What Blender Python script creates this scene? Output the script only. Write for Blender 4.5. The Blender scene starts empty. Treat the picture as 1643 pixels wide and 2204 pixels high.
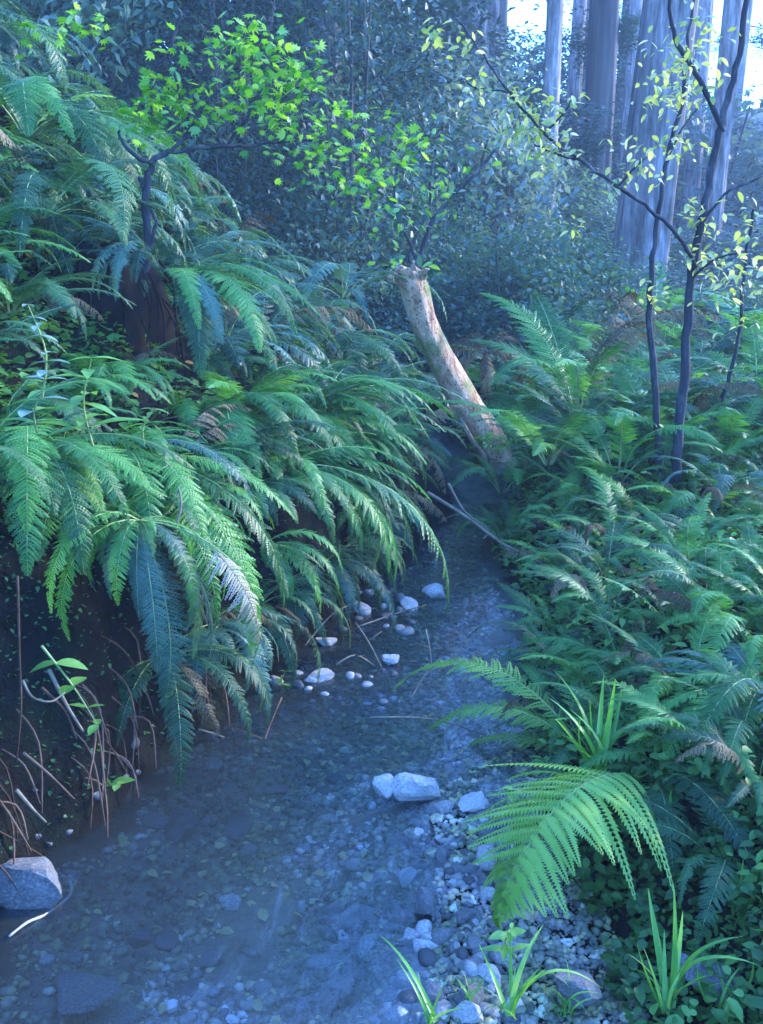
import bpy, math, random
import numpy as np
from mathutils import Vector, Matrix, Euler
from math import radians, sin, cos, pi

SC = bpy.context.scene
COL = SC.collection
rnd = random.Random(7)
npr = np.random.RandomState(11)

# ------------------------------------------------------------------ camera
CAM_H, PITCH, FPX = 1.6, radians(15.1), 2163.0
cam_data = bpy.data.cameras.new('camera')
cam = bpy.data.objects.new('camera', cam_data)
COL.objects.link(cam)
cam.location = (0, 0, CAM_H)
cam.rotation_euler = (radians(90) - PITCH, 0, 0)
cam_data.sensor_fit = 'VERTICAL'
cam_data.sensor_height = 36
cam_data.lens = 36 * FPX / 2204.0
cam_data.clip_start = 0.05
cam_data.clip_end = 2000
SC.camera = cam

# ------------------------------------------------------------------ light
SUN_EL, SUN_AZ = radians(23), radians(66)      # azimuth from +Y towards +X
w = bpy.data.worlds.new('World')
SC.world = w
w.use_nodes = True
nt = w.node_tree
nt.nodes.clear()
sky = nt.nodes.new('ShaderNodeTexSky')
sky.sky_type = 'NISHITA'
sky.sun_disc = False
sky.sun_elevation = SUN_EL
sky.sun_rotation = SUN_AZ
sky.air_density = 0.6
sky.dust_density = 0.0
sky.ozone_density = 10.0
bg = nt.nodes.new('ShaderNodeBackground')
bg.inputs['Strength'].default_value = 0.15
wo = nt.nodes.new('ShaderNodeOutputWorld')
nt.links.new(sky.outputs[0], bg.inputs[0])
nt.links.new(bg.outputs[0], wo.inputs[0])
sun_d = bpy.data.lights.new('sun', 'SUN')
sun_d.energy = 0.7
sun_d.angle = radians(10)
sun_d.color = (1.0, 0.95, 0.86)
sun = bpy.data.objects.new('sun', sun_d)
COL.objects.link(sun)
sd = Vector((sin(SUN_AZ) * cos(SUN_EL), cos(SUN_AZ) * cos(SUN_EL), sin(SUN_EL)))
sun.rotation_euler = sd.to_track_quat('Z', 'Y').to_euler()
SC.view_settings.view_transform = 'Standard'
SC.view_settings.look = 'None'
SC.view_settings.exposure = 4.3
SC.view_settings.gamma = 1.0
SC.cycles.max_bounces = 6
SC.cycles.diffuse_bounces = 3
SC.cycles.glossy_bounces = 2
SC.cycles.transmission_bounces = 3
SC.cycles.transparent_max_bounces = 8
SC.cycles.volume_bounces = 1
SC.cycles.caustics_reflective = False
SC.cycles.caustics_refractive = False

# ------------------------------------------------------------------ helpers
def px(u, v, Y):
    """world point at forward distance Y that the photograph shows at (u, v)"""
    xc, yc = (u - 821.5) / FPX, (1102 - v) / FPX
    d = Vector((xc, cos(PITCH) + yc * sin(PITCH), -sin(PITCH) + yc * cos(PITCH)))
    return Vector((0, 0, CAM_H)) + d * (Y / d.y)

def pz(u, v, z=0.0):
    """world point at height z that the photograph shows at (u, v)"""
    xc, yc = (u - 821.5) / FPX, (1102 - v) / FPX
    d = Vector((xc, cos(PITCH) + yc * sin(PITCH), -sin(PITCH) + yc * cos(PITCH)))
    return Vector((0, 0, CAM_H)) + d * ((z - CAM_H) / d.z)

def _hash(ix, iy, seed):
    n = (ix.astype(np.int64) * 374761393 + iy.astype(np.int64) * 668265263 + seed * 1274126177) & 0xffffffff
    n = ((n ^ (n >> 13)) * 1274126177) & 0xffffffff
    return ((n ^ (n >> 16)) & 0xffff) / 65535.0

def vnoise(x, y, seed=0):
    x = np.asarray(x, float); y = np.asarray(y, float)
    ix, iy = np.floor(x), np.floor(y)
    fx, fy = x - ix, y - iy
    fx, fy = fx * fx * (3 - 2 * fx), fy * fy * (3 - 2 * fy)
    a, b = _hash(ix, iy, seed), _hash(ix + 1, iy, seed)
    c, d = _hash(ix, iy + 1, seed), _hash(ix + 1, iy + 1, seed)
    return (a * (1 - fx) + b * fx) * (1 - fy) + (c * (1 - fx) + d * fx) * fy * 1.0 - 0.5

def fbm(x, y, octs=4, seed=0):
    s, a = 0, 1.0
    for i in range(octs):
        s = s + a * vnoise(x * 2 ** i, y * 2 ** i, seed + i)
        a *= 0.5
    return s

def sstep(a, b, x):
    t = np.clip((x - a) / (b - a), 0, 1)
    return t * t * (3 - 2 * t)

# left and right edges of the water
LE = [(-5, -1.2), (1.2, -1.0), (1.8, -0.98), (2.25, -0.92), (2.71, -0.80), (3.1, -0.67), (3.5, -0.54), (3.92, -0.30),
      (4.5, -0.10), (5.2, 0.16), (5.7, 0.36), (6.4, 0.50), (7.2, 0.45), (8.5, 0.0), (11, -0.6), (40, -1)]
RE = [(-5, 0.0), (1.2, 0.04), (1.8, 0.05), (2.3, 0.10), (2.7, 0.16), (3.0, 0.40), (3.4, 0.50), (3.8, 0.56), (4.2, 0.64),
      (4.7, 0.60), (5.2, 0.56), (5.7, 0.68), (6.4, 0.85), (7.2, 0.85), (8.5, 0.5), (11, 0.0), (40, -0.4)]

def H(x, y):
    x = np.asarray(x, float); y = np.asarray(y, float)
    xl = np.interp(y, [a for a, b in LE], [b for a, b in LE])
    xr = np.interp(y, [a for a, b in RE], [b for a, b in RE])
    wob = 0.16 * fbm(x * 0.7, y * 2.6, 4, 5)
    dl = xl + wob - x
    dr = x - xr - wob
    # bed
    inside = np.clip(np.minimum(-dl, -dr), 0, 1)
    z = -0.13 * sstep(0, 0.35, inside) - 0.01
    # left bank: a cut wall, then the hillside
    hb = np.interp(y, [-5, 2, 3, 4, 5.2, 6.5, 12, 40], [0.3, 0.50, 0.60, 0.48, 0.30, 0.30, 0.3, 0.3])
    zl = hb * sstep(-0.02, 0.20, dl) + 0.78 * np.clip(dl - 0.12, 0, 3.6) + 0.42 * np.clip(dl - 3.7, 0, 26)
    near = 1 - sstep(8, 14, y) * 0.5
    zl = zl * near
    z = np.where(dl > 0, np.maximum(z, zl), z)
    # right side: gravel bar, then a low bank
    w0 = np.interp(y, [-5, 1.8, 2.3, 2.8, 3.2, 40], [0.55, 0.55, 0.42, 0.35, 0.05, 0.05])
    zr = 0.06 * np.clip(dr, 0, 1) + 0.20 * sstep(0, 0.35, dr - w0) + 0.05 * np.clip(dr - w0, 0, 40)
    z = np.where(dr > 0, np.maximum(z, zr), z)
    # roughness
    land = sstep(0.0, 0.25, np.maximum(dl, dr))
    z = z + sstep(0.0, .06, dl) * (1 - sstep(.25, .5, dl)) * (.10 * fbm(x * 9, y * 7, 4, 41) + .05)
    z = z + land * (0.10 * fbm(x * 1.1, y * 1.1, 4, 2)) * np.clip(1 + 0.06 * y, 1, 4) + 0.02 * fbm(x * 9, y * 9, 3, 3)
    # the valley closes far behind
    z = z + 9 * sstep(32, 110, y)
    z = z + 6 * sstep(12, 60, x) + 4 * sstep(8, 40, -x)
    return z

def hz(x, y):
    return float(H(np.array([x]), np.array([y]))[0])

def mesh_np(name, V, F, mats=(), mi=None, smooth=True):
    """V (n,3); F (m,3) or (m,4) array, or list of arrays"""
    me = bpy.data.meshes.new(name)
    Fs = F if isinstance(F, list) else [F]
    Fs = [np.asarray(f, dtype=np.int32) for f in Fs if len(f)]
    V = np.asarray(V, dtype=np.float32)
    me.vertices.add(len(V))
    me.vertices.foreach_set('co', V.ravel())
    nl = sum(f.size for f in Fs)
    nf = sum(len(f) for f in Fs)
    me.loops.add(nl)
    me.loops.foreach_set('vertex_index', np.concatenate([f.ravel() for f in Fs]))
    me.polygons.add(nf)
    sizes = np.concatenate([np.full(len(f), f.shape[1], np.int32) for f in Fs])
    starts = np.concatenate([[0], np.cumsum(sizes)[:-1]]).astype(np.int32)
    me.polygons.foreach_set('loop_start', starts)
    me.polygons.foreach_set('loop_total', sizes)
    if mi is not None:
        me.polygons.foreach_set('material_index', np.asarray(mi, np.int32))
    if smooth:
        me.polygons.foreach_set('use_smooth', np.ones(nf, bool))
    me.update(calc_edges=True)
    me.validate()
    for m in mats:
        me.materials.append(m)
    return me

def link(name, me, parent=None, kind=None):
    o = bpy.data.objects.new(name, me)
    COL.objects.link(o)
    if parent is not None:
        o.parent = parent
    if kind:
        o['kind'] = kind
    return o

def tag(o, label=None, cat=None, group=None):
    if label: o['label'] = label
    if cat: o['category'] = cat
    if group: o['group'] = group
    return o

def thing(name, label, cat, loc=(0, 0, 0), group=None):
    o = bpy.data.objects.new(name, None)
    o.empty_display_size = 0.1
    COL.objects.link(o)
    o.location = loc
    return tag(o, label, cat, group)

class Geo:
    def __init__(s):
        s.V, s.T, s.Q, s.mt, s.mq, s.n = [], [], [], [], [], 0
    def add(s, V, T=None, Q=None, m=0):
        V = np.asarray(V, float).reshape(-1, 3)
        if T is not None and len(T):
            s.T.append(np.asarray(T) + s.n); s.mt += [m] * len(T)
        if Q is not None and len(Q):
            s.Q.append(np.asarray(Q) + s.n); s.mq += [m] * len(Q)
        s.V.append(V); s.n += len(V)
    def tube(s, pts, rad, n=6, m=0, rough=0.0, cap=True, seed=0):
        P = [Vector(p) for p in pts]
        k = len(P)
        rad = [rad] * k if not hasattr(rad, '__len__') else rad
        V = []
        prev = None
        r_ = random.Random(seed)
        for i in range(k):
            t = (P[min(i + 1, k - 1)] - P[max(i - 1, 0)])
            t = t.normalized() if t.length > 1e-9 else Vector((0, 0, 1))
            if prev is None:
                a = t.cross(Vector((0, 0, 1)) if abs(t.z) < 0.9 else Vector((1, 0, 0))).normalized()
            else:
                a = (prev - t * prev.dot(t)).normalized()
            prev = a
            b = t.cross(a)
            for j in range(n):
                th = 2 * pi * j / n
                rr = rad[i] * (1 + rough * (r_.random() - 0.5) * 2)
                V.append(P[i] + (a * cos(th) + b * sin(th)) * rr)
        Q = [(i * n + j, i * n + (j + 1) % n, (i + 1) * n + (j + 1) % n, (i + 1) * n + j)
             for i in range(k - 1) for j in range(n)]
        T = []
        if cap:
            V.append(P[0]); V.append(P[-1])
            c0, c1 = k * n, k * n + 1
            T = [(c0, (j + 1) % n, j) for j in range(n)] + \
                [(c1, (k - 1) * n + j, (k - 1) * n + (j + 1) % n) for j in range(n)]
        s.add([tuple(v) for v in V], T, Q, m)
    def mesh(s, name, mats, smooth=True):
        V = np.concatenate(s.V)
        F, mi = [], []
        if s.T: F.append(np.concatenate(s.T)); mi += s.mt
        if s.Q: F.append(np.concatenate(s.Q)); mi += s.mq
        return mesh_np(name, V, F, mats, mi, smooth)

def spline(pts, n=5):
    """catmull-rom through the points"""
    P = [Vector(p) for p in pts]
    out = []
    for i in range(len(P) - 1):
        p0, p1, p2, p3 = P[max(i - 1, 0)], P[i], P[i + 1], P[min(i + 2, len(P) - 1)]
        for k in range(n):
            t = k / n
            out.append(0.5 * ((2 * p1) + (p2 - p0) * t + (2 * p0 - 5 * p1 + 4 * p2 - p3) * t * t + (3 * p1 - p0 - 3 * p2 + p3) * t ** 3))
    out.append(P[-1])
    return out

# ------------------------------------------------------------------ materials
def new_mat(name):
    m = bpy.data.materials.new(name)
    m.use_nodes = True
    m.node_tree.nodes.clear()
    return m, m.node_tree

def N(t, typ, **kw):
    n = t.nodes.new(typ)
    for k, v in kw.items():
        if k in n.inputs.keys() if isinstance(k, str) else False:
            n.inputs[k].default_value = v
        else:
            setattr(n, k, v)
    return n

def ramp(t, fac, stops):
    r = t.nodes.new('ShaderNodeValToRGB')
    el = r.color_ramp.elements
    while len(el) > 1: el.remove(el[-1])
    el[0].position, el[0].color = stops[0][0], (*stops[0][1], 1)
    for p, c in stops[1:]:
        e = el.new(p); e.color = (*c, 1)
    t.links.new(fac, r.inputs[0])
    return r.outputs[0]

def noise_fac(t, scale, detail=4, rough=0.6, coord='Object', stretch=(1, 1, 1)):
    tc = t.nodes.new('ShaderNodeTexCoord')
    mp = t.nodes.new('ShaderNodeMapping')
    mp.inputs['Scale'].default_value = stretch
    n = t.nodes.new('ShaderNodeTexNoise')
    n.inputs['Scale'].default_value = scale
    n.inputs['Detail'].default_value = detail
    n.inputs['Roughness'].default_value = rough
    t.links.new(tc.outputs[coord], mp.inputs[0])
    t.links.new(mp.outputs[0], n.inputs['Vector'])
    return n.outputs['Fac']

def leaf_mat(name, stops, trans=0.35, rough=0.5, nscale=6, spec=0.35, transcol=1.6):
    """leaf: colour differs per leaf/frond object and in patches; thin, lets light through"""
    m, t = new_mat(name)
    oi = t.nodes.new('ShaderNodeObjectInfo')
    f = noise_fac(t, nscale, 3)
    mx = N(t, 'ShaderNodeMath', operation='MULTIPLY_ADD')
    t.links.new(f, mx.inputs[0]); mx.inputs[1].default_value = 0.7
    sb = N(t, 'ShaderNodeMath', operation='MULTIPLY_ADD')
    t.links.new(oi.outputs['Random'], sb.inputs[0]); sb.inputs[1].default_value = 0.6; sb.inputs[2].default_value = -0.15
    t.links.new(sb.outputs[0], mx.inputs[2])
    col = ramp(t, mx.outputs[0], stops)
    p = t.nodes.new('ShaderNodeBsdfPrincipled')
    t.links.new(col, p.inputs['Base Color'])
    p.inputs['Roughness'].default_value = rough
    p.inputs['Specular IOR Level'].default_value = spec
    tr = t.nodes.new('ShaderNodeBsdfTranslucent')
    g = N(t, 'ShaderNodeMixRGB', blend_type='MULTIPLY')
    g.inputs[0].default_value = 1
    t.links.new(col, g.inputs[1]); g.inputs[2].default_value = (transcol, transcol * 1.05, transcol * 0.5, 1)
    t.links.new(g.outputs[0], tr.inputs[0])
    ms = t.nodes.new('ShaderNodeMixShader')
    ms.inputs[0].default_value = trans
    t.links.new(p.outputs[0], ms.inputs[1]); t.links.new(tr.outputs[0], ms.inputs[2])
    o = t.nodes.new('ShaderNodeOutputMaterial')
    t.links.new(ms.outputs[0], o.inputs[0])
    return m

def solid_mat(name, stops, scale=8, rough=0.85, bump=0.3, bscale=30, stretch=(1, 1, 1), detail=6, spec=0.3, rand=0.0):
    m, t = new_mat(name)
    f = noise_fac(t, scale, detail, 0.65, stretch=stretch)
    if rand:
        oi = t.nodes.new('ShaderNodeObjectInfo')
        a = N(t, 'ShaderNodeMath', operation='MULTIPLY_ADD')
        t.links.new(oi.outputs['Random'], a.inputs[0]); a.inputs[1].default_value = rand; a.inputs[2].default_value = -rand / 2
        b = N(t, 'ShaderNodeMath', operation='ADD')
        t.links.new(f, b.inputs[0]); t.links.new(a.outputs[0], b.inputs[1])
        f = b.outputs[0]
    col = ramp(t, f, stops)
    p = t.nodes.new('ShaderNodeBsdfPrincipled')
    t.links.new(col, p.inputs['Base Color'])
    p.inputs['Roughness'].default_value = rough
    p.inputs['Specular IOR Level'].default_value = spec
    f2 = noise_fac(t, bscale, 5, 0.7, stretch=stretch)
    b = t.nodes.new('ShaderNodeBump')
    b.inputs['Strength'].default_value = bump
    b.inputs['Distance'].default_value = 0.02
    t.links.new(f2, b.inputs['Height'])
    t.links.new(b.outputs[0], p.inputs['Normal'])
    o = t.nodes.new('ShaderNodeOutputMaterial')
    t.links.new(p.outputs[0], o.inputs[0])
    return m

M = {}
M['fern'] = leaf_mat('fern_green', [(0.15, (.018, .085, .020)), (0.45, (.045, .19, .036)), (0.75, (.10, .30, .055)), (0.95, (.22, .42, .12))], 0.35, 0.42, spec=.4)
M['fern_dark'] = leaf_mat('fern_shade_green', [(0.15, (.010, .05, .022)), (0.5, (.028, .10, .038)), (0.85, (.07, .19, .06))], 0.25, 0.45, spec=.3)  # darker copy of the fern green, with shade put into its colour
M['fern_blue'] = leaf_mat('fern_shade_blue', [(0.15, (.02, .065, .045)), (0.5, (.045, .13, .085)), (0.85, (.11, .23, .16))], 0.22, 0.42, spec=.4)  # blue of open shade put into the colour of whole fronds
M['fern_lime'] = leaf_mat('fern_lime', [(0.15, (.12, .27, .04)), (0.5, (.22, .42, .07)), (0.9, (.36, .54, .14))], 0.4)
M['fern_dead'] = leaf_mat('fern_dead_tan', [(0.2, (.24, .17, .10)), (0.6, (.42, .32, .22)), (0.9, (.55, .45, .34))], 0.15, 0.8)
M['fern_dead_dark'] = leaf_mat('fern_dead_brown', [(0.2, (.06, .045, .025)), (0.6, (.15, .11, .055)), (0.9, (.28, .21, .11))], 0.1, 0.9, spec=.1)
M['rachis'] = solid_mat('rachis_green', [(0.3, (.16, .24, .07)), (0.7, (.30, .36, .13))], 20, 0.6)
M['maple'] = leaf_mat('maple_leaf_lime', [(0.1, (.05, .20, .012)), (0.4, (.12, .32, .025)), (0.7, (.27, .50, .05)), (0.95, (.50, .64, .20))], 0.5, transcol=1.3)
M['leaf_yellow'] = leaf_mat('leaf_pale_yellow', [(0.1, (.20, .28, .06)), (0.5, (.42, .45, .16)), (0.85, (.65, .62, .40))], 0.45, transcol=1.2)
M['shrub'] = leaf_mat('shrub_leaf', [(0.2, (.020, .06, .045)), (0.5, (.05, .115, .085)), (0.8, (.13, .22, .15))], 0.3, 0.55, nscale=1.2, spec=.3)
M['shrub_far'] = leaf_mat('shrub_leaf_hazed', [(0.2, (.04, .075, .075)), (0.5, (.075, .13, .125)), (0.8, (.19, .27, .25))], 0.3, 0.5, nscale=.8, spec=.5)  # paler, bluer copy of the shrub leaf; distance haze put into its colour
M['needle'] = leaf_mat('conifer_needles', [(0.2, (.012, .035, .03)), (0.6, (.025, .065, .055)), (0.9, (.06, .11, .09))], 0.2, nscale=1)
M['nettle'] = leaf_mat('broad_leaf', [(0.15, (.06, .18, .03)), (0.5, (.12, .30, .05)), (0.9, (.20, .40, .10))], 0.35, 0.4, spec=.5)
M['pale_leaf'] = leaf_mat('broad_leaf_glaucous', [(0.15, (.10, .20, .13)), (0.5, (.17, .28, .22)), (0.9, (.26, .38, .32))], 0.2, 0.45, spec=.3)
M['grass'] = leaf_mat('grass_blade', [(0.15, (.05, .20, .03)), (0.5, (.11, .33, .04)), (0.9, (.30, .50, .10))], 0.35, 0.4, spec=.5)
M['cover'] = leaf_mat('ground_cover_leaf', [(0.2, (.03, .10, .02)), (0.45, (.09, .25, .05)), (0.7, (.20, .38, .10)), (.85, (.40, .40, .20))], 0.3, nscale=4)
M['soil'] = None
M['root'] = solid_mat('root_bark', [(0.3, (.05, .028, .018)), (0.7, (.16, .10, .07))], 15, 0.9, rand=.4, spec=.1)
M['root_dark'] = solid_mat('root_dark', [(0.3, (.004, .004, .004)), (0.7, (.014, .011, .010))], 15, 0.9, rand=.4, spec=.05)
M['twig'] = solid_mat('twig_tan', [(0.3, (.10, .08, .05)), (0.7, (.28, .22, .15))], 20, 0.8)
M['twig_pale'] = solid_mat('twig_pale', [(0.3, (.30, .27, .24)), (0.7, (.5, .46, .42))], 20, 0.6)
M['sapling'] = solid_mat('sapling_bark', [(0.3, (.02, .02, .022)), (0.55, (.045, .045, .05)), (0.75, (.14, .14, .14))], 14, 0.85, bump=.5, spec=.1, stretch=(1, 1, .35), rand=.1)
M['redwood'] = solid_mat('redwood_bark', [(0.28, (.08, .06, .055)), (0.5, (.24, .20, .195)), (0.68, (.44, .37, .36))], 13, 0.95, bump=1.0, bscale=26, stretch=(1, 1, .13), rand=.15)
def stain(m, sc_, lo, hi):
    t = m.node_tree
    p = next(n for n in t.nodes if n.type == 'BSDF_PRINCIPLED')
    src = p.inputs['Base Color'].links[0].from_socket
    f = noise_fac(t, sc_, 6, .7, stretch=(1, 1, .3))
    c = ramp(t, f, [(.35, lo), (.62, hi)])
    mu = N(t, 'ShaderNodeMixRGB', blend_type='MULTIPLY'); mu.inputs[0].default_value = 1
    t.links.new(src, mu.inputs[1]); t.links.new(c, mu.inputs[2]); t.links.new(mu.outputs[0], p.inputs['Base Color'])
stain(M['redwood'], 3.0, (.32, .36, .30), (1.15, 1.15, 1.15))
M['wood_dark'] = solid_mat('dark_bark', [(0.3, (.03, .025, .025)), (0.7, (.11, .09, .08))], 5, 0.95, bump=.8, bscale=14, stretch=(1, 1, .1), rand=.15)
M['stone'] = solid_mat('river_stone', [(0.2, (.05, .05, .05)), (0.5, (.14, .138, .13)), (0.72, (.27, .26, .24)), (0.95, (.50, .48, .46))], 5, 0.55, bump=.35, bscale=25, spec=.5, rand=.75)
M['stone_pale'] = solid_mat('pale_stone', [(0.3, (.26, .25, .24)), (0.5, (.48, .46, .44)), (0.7, (.70, .67, .64))], 9, 0.7, bump=.6, bscale=30)
M['stone_dark'] = solid_mat('wet_dark_stone', [(0.3, (.03, .035, .04)), (0.7, (.08, .085, .09))], 8, 0.3, bump=.3, bscale=25, spec=.6)
M['boulder'] = solid_mat('boulder_stone', [(0.3, (.08, .08, .08)), (0.55, (.20, .20, .20)), (0.75, (.40, .38, .37))], 16, 0.7, bump=.6, bscale=40)
M['litter'] = leaf_mat('fallen_leaf', [(0.1, (.14, .08, .03)), (0.5, (.34, .24, .08)), (0.9, (.55, .48, .22))], 0.2, 0.6, nscale=30)
M['pit'] = solid_mat('bark_pit', [(0.3, (.02, .012, .01)), (0.7, (.05, .03, .02))], 20)

def dead_trunk_mat():
    m, t = new_mat('dead_trunk_bark')
    f = noise_fac(t, 7, 6, 0.65, stretch=(1, 1, .4))
    base = ramp(t, f, [(0.34, (.18, .09, .05)), (0.44, (.52, .29, .16)), (0.62, (.86, .60, .38))])
    tc = t.nodes.new('ShaderNodeTexCoord')
    vo = t.nodes.new('ShaderNodeTexVoronoi'); vo.inputs['Scale'].default_value = 46
    t.links.new(tc.outputs['Object'], vo.inputs['Vector'])
    sp = ramp(t, vo.outputs['Distance'], [(0.16, (.12, .07, .05)), (0.30, (1, 1, 1))])
    mu = N(t, 'ShaderNodeMixRGB', blend_type='MULTIPLY'); mu.inputs[0].default_value = .85
    t.links.new(base, mu.inputs[1]); t.links.new(sp, mu.inputs[2])
    g = noise_fac(t, 3.5, 4, 0.6)
    gm = ramp(t, g, [(0.55, (0, 0, 0)), (0.66, (1, 1, 1))])
    mx = N(t, 'ShaderNodeMixRGB', blend_type='MIX')
    t.links.new(gm, mx.inputs[0]); t.links.new(mu.outputs[0], mx.inputs[1]); mx.inputs[2].default_value = (.22, .24, .07, 1)
    p = t.nodes.new('ShaderNodeBsdfPrincipled'); p.inputs['Roughness'].default_value = .85
    t.links.new(mx.outputs[0], p.inputs['Base Color'])
    b = t.nodes.new('ShaderNodeBump'); b.inputs['Strength'].default_value = 1; b.inputs['Distance'].default_value = .05
    f2 = noise_fac(t, 26, 5, 0.7, stretch=(1, 1, .5))
    t.links.new(f2, b.inputs['Height']); t.links.new(b.outputs[0], p.inputs['Normal'])
    o = t.nodes.new('ShaderNodeOutputMaterial'); t.links.new(p.outputs[0], o.inputs[0])
    return m
M['dead_trunk'] = dead_trunk_mat()

def ground_mat():
    m, t = new_mat('forest_soil')
    f = noise_fac(t, 3, 8, 0.7)
    c1 = ramp(t, f, [(0.3, (.004, .005, .005)), (0.5, (.012, .011, .010)), (0.62, (.014, .020, .012)), (0.8, (.035, .034, .028))])
    # gravel colouring in the bed (low ground)
    f2 = noise_fac(t, 9, 8, 0.75)
    c2 = ramp(t, f2, [(0.3, (.07, .075, .07)), (0.48, (.17, .17, .14)), (0.6, (.24, .22, .16)), (0.8, (.36, .34, .28))])
    ge = t.nodes.new('ShaderNodeNewGeometry')
    sx = t.nodes.new('ShaderNodeSeparateXYZ'); t.links.new(ge.outputs['Position'], sx.inputs[0])
    mr = t.nodes.new('ShaderNodeMapRange')
    mr.inputs['From Min'].default_value = -.045; mr.inputs['From Max'].default_value = -.01
    t.links.new(sx.outputs['Z'], mr.inputs['Value'])
    mx = N(t, 'ShaderNodeMixRGB', blend_type='MIX')
    t.links.new(mr.outputs[0], mx.inputs[0]); t.links.new(c2, mx.inputs[1]); t.links.new(c1, mx.inputs[2])
    p = t.nodes.new('ShaderNodeBsdfPrincipled'); p.inputs['Roughness'].default_value = .9; p.inputs['Specular IOR Level'].default_value = .05
    t.links.new(mx.outputs[0], p.inputs['Base Color'])
    b = t.nodes.new('ShaderNodeBump'); b.inputs['Strength'].default_value = .9; b.inputs['Distance'].default_value = .03
    f3 = noise_fac(t, 25, 6, 0.75)
    t.links.new(f3, b.inputs['Height']); t.links.new(b.outputs[0], p.inputs['Normal'])
    o = t.nodes.new('ShaderNodeOutputMaterial'); t.links.new(p.outputs[0], o.inputs[0])
    return m
M['soil'] = ground_mat()

def water_mat():
    m, t = new_mat('stream_water')
    tc = t.nodes.new('ShaderNodeTexCoord')
    mp = t.nodes.new('ShaderNodeMapping'); mp.inputs['Rotation'].default_value = (0, 0, radians(22))
    mp.inputs['Scale'].default_value = (1.7, .9, 1)
    t.links.new(tc.outputs['Object'], mp.inputs[0])
    n = t.nodes.new('ShaderNodeTexNoise'); n.inputs['Scale'].default_value = 5; n.inputs['Detail'].default_value = 4
    n.inputs['Distortion'].default_value = .8
    t.links.new(mp.outputs[0], n.inputs['Vector'])
    b = t.nodes.new('ShaderNodeBump'); b.inputs['Strength'].default_value = .4; b.inputs['Distance'].default_value = .025
    t.links.new(n.outputs['Fac'], b.inputs['Height'])
    tr = t.nodes.new('ShaderNodeBsdfTransparent'); tr.inputs[0].default_value = (.80, .90, .95, 1)
    gl = t.nodes.new('ShaderNodeBsdfGlossy'); gl.inputs['Roughness'].default_value = .16
    gl.inputs[0].default_value = (1, 1, 1, 1)
    t.links.new(b.outputs[0], gl.inputs['Normal'])
    fr = t.nodes.new('ShaderNodeFresnel'); fr.inputs[0].default_value = 1.5
    t.links.new(b.outputs[0], fr.inputs['Normal'])
    # fine silt in the water gives it a little body
    df = t.nodes.new('ShaderNodeBsdfDiffuse'); df.inputs[0].default_value = (.22, .27, .27, 1)
    m0 = t.nodes.new('ShaderNodeMixShader'); m0.inputs[0].default_value = .08
    t.links.new(tr.outputs[0], m0.inputs[1]); t.links.new(df.outputs[0], m0.inputs[2])
    ms = t.nodes.new('ShaderNodeMixShader')
    t.links.new(fr.outputs[0], ms.inputs[0]); t.links.new(m0.outputs[0], ms.inputs[1]); t.links.new(gl.outputs[0], ms.inputs[2])
    o = t.nodes.new('ShaderNodeOutputMaterial'); t.links.new(ms.outputs[0], o.inputs[0])
    return m
M['water'] = water_mat()

# ------------------------------------------------------------------ ground and water
def graded(a0, a1, step, far0, far1, g=1.12):
    mid = list(np.arange(a0, a1 + 1e-6, step))
    hi, s = [], step
    x = mid[-1]
    while x < far1:
        s *= g; x += s; hi.append(x)
    lo, s = [], step
    x = mid[0]
    while x > far0:
        s *= g; x -= s; lo.append(x)
    return np.array(lo[::-1] + mid + hi)
gx = graded(-2.4, 2.4, 0.025, -160, 160)
gy = graded(1.2, 7.0, 0.03, -30, 220)
GX, GY = np.meshgrid(gx, gy)
GZ = H(GX.ravel(), GY.ravel())
V = np.stack([GX.ravel(), GY.ravel(), GZ], 1)
nx, ny = len(gx), len(gy)
I = (np.arange(ny - 1)[:, None] * nx + np.arange(nx - 1)[None, :]).ravel()
link('ground', mesh_np('ground', V, np.stack([I, I + 1, I + nx + 1, I + nx], 1), [M['soil']]), kind='structure')

def water_mesh():
    ys = np.arange(-2, 12, 0.1)
    V, F = [], []
    for i, y in enumerate(ys):
        a = np.interp(y, [p for p, q in LE], [q for p, q in LE]) - 0.25
        b = np.interp(y, [p for p, q in RE], [q for p, q in RE]) + 0.28
        for k in range(9):
            V.append((a + (b - a) * k / 8, y, 0.0))
    for i in range(len(ys) - 1):
        for k in range(8):
            F.append((i * 9 + k, i * 9 + k + 1, i * 9 + k + 10, i * 9 + k + 9))
    return mesh_np('stream_water', V, np.array(F), [M['water']])
link('stream_water', water_mesh(), kind='structure')

# ------------------------------------------------------------------ haze
def haze_box(density):
    g = Geo()
    x0, x1, y0, y1, z0, z1 = -165, 165, -40, 225, -3, 42
    V = [(x, y, z) for z in (z0, z1) for y in (y0, y1) for x in (x0, x1)]
    g.add(V, Q=[(0, 2, 3, 1), (4, 5, 7, 6), (0, 1, 5, 4), (2, 6, 7, 3), (0, 4, 6, 2), (1, 3, 7, 5)])
    m, t = new_mat('haze_air')
    v = t.nodes.new('ShaderNodeVolumePrincipled')
    v.inputs['Color'].default_value = (.62, .80, 1, 1)
    v.inputs['Density'].default_value = density
    o = t.nodes.new('ShaderNodeOutputMaterial'); t.links.new(v.outputs[0], o.inputs['Volume'])
    o_ = link('haze', g.mesh('haze', [m], False), kind='stuff')
    tag(o_, 'thin blue haze hanging between the trees of the forest', 'haze')
HAZE = 0.0034
haze_box(HAZE)

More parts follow.
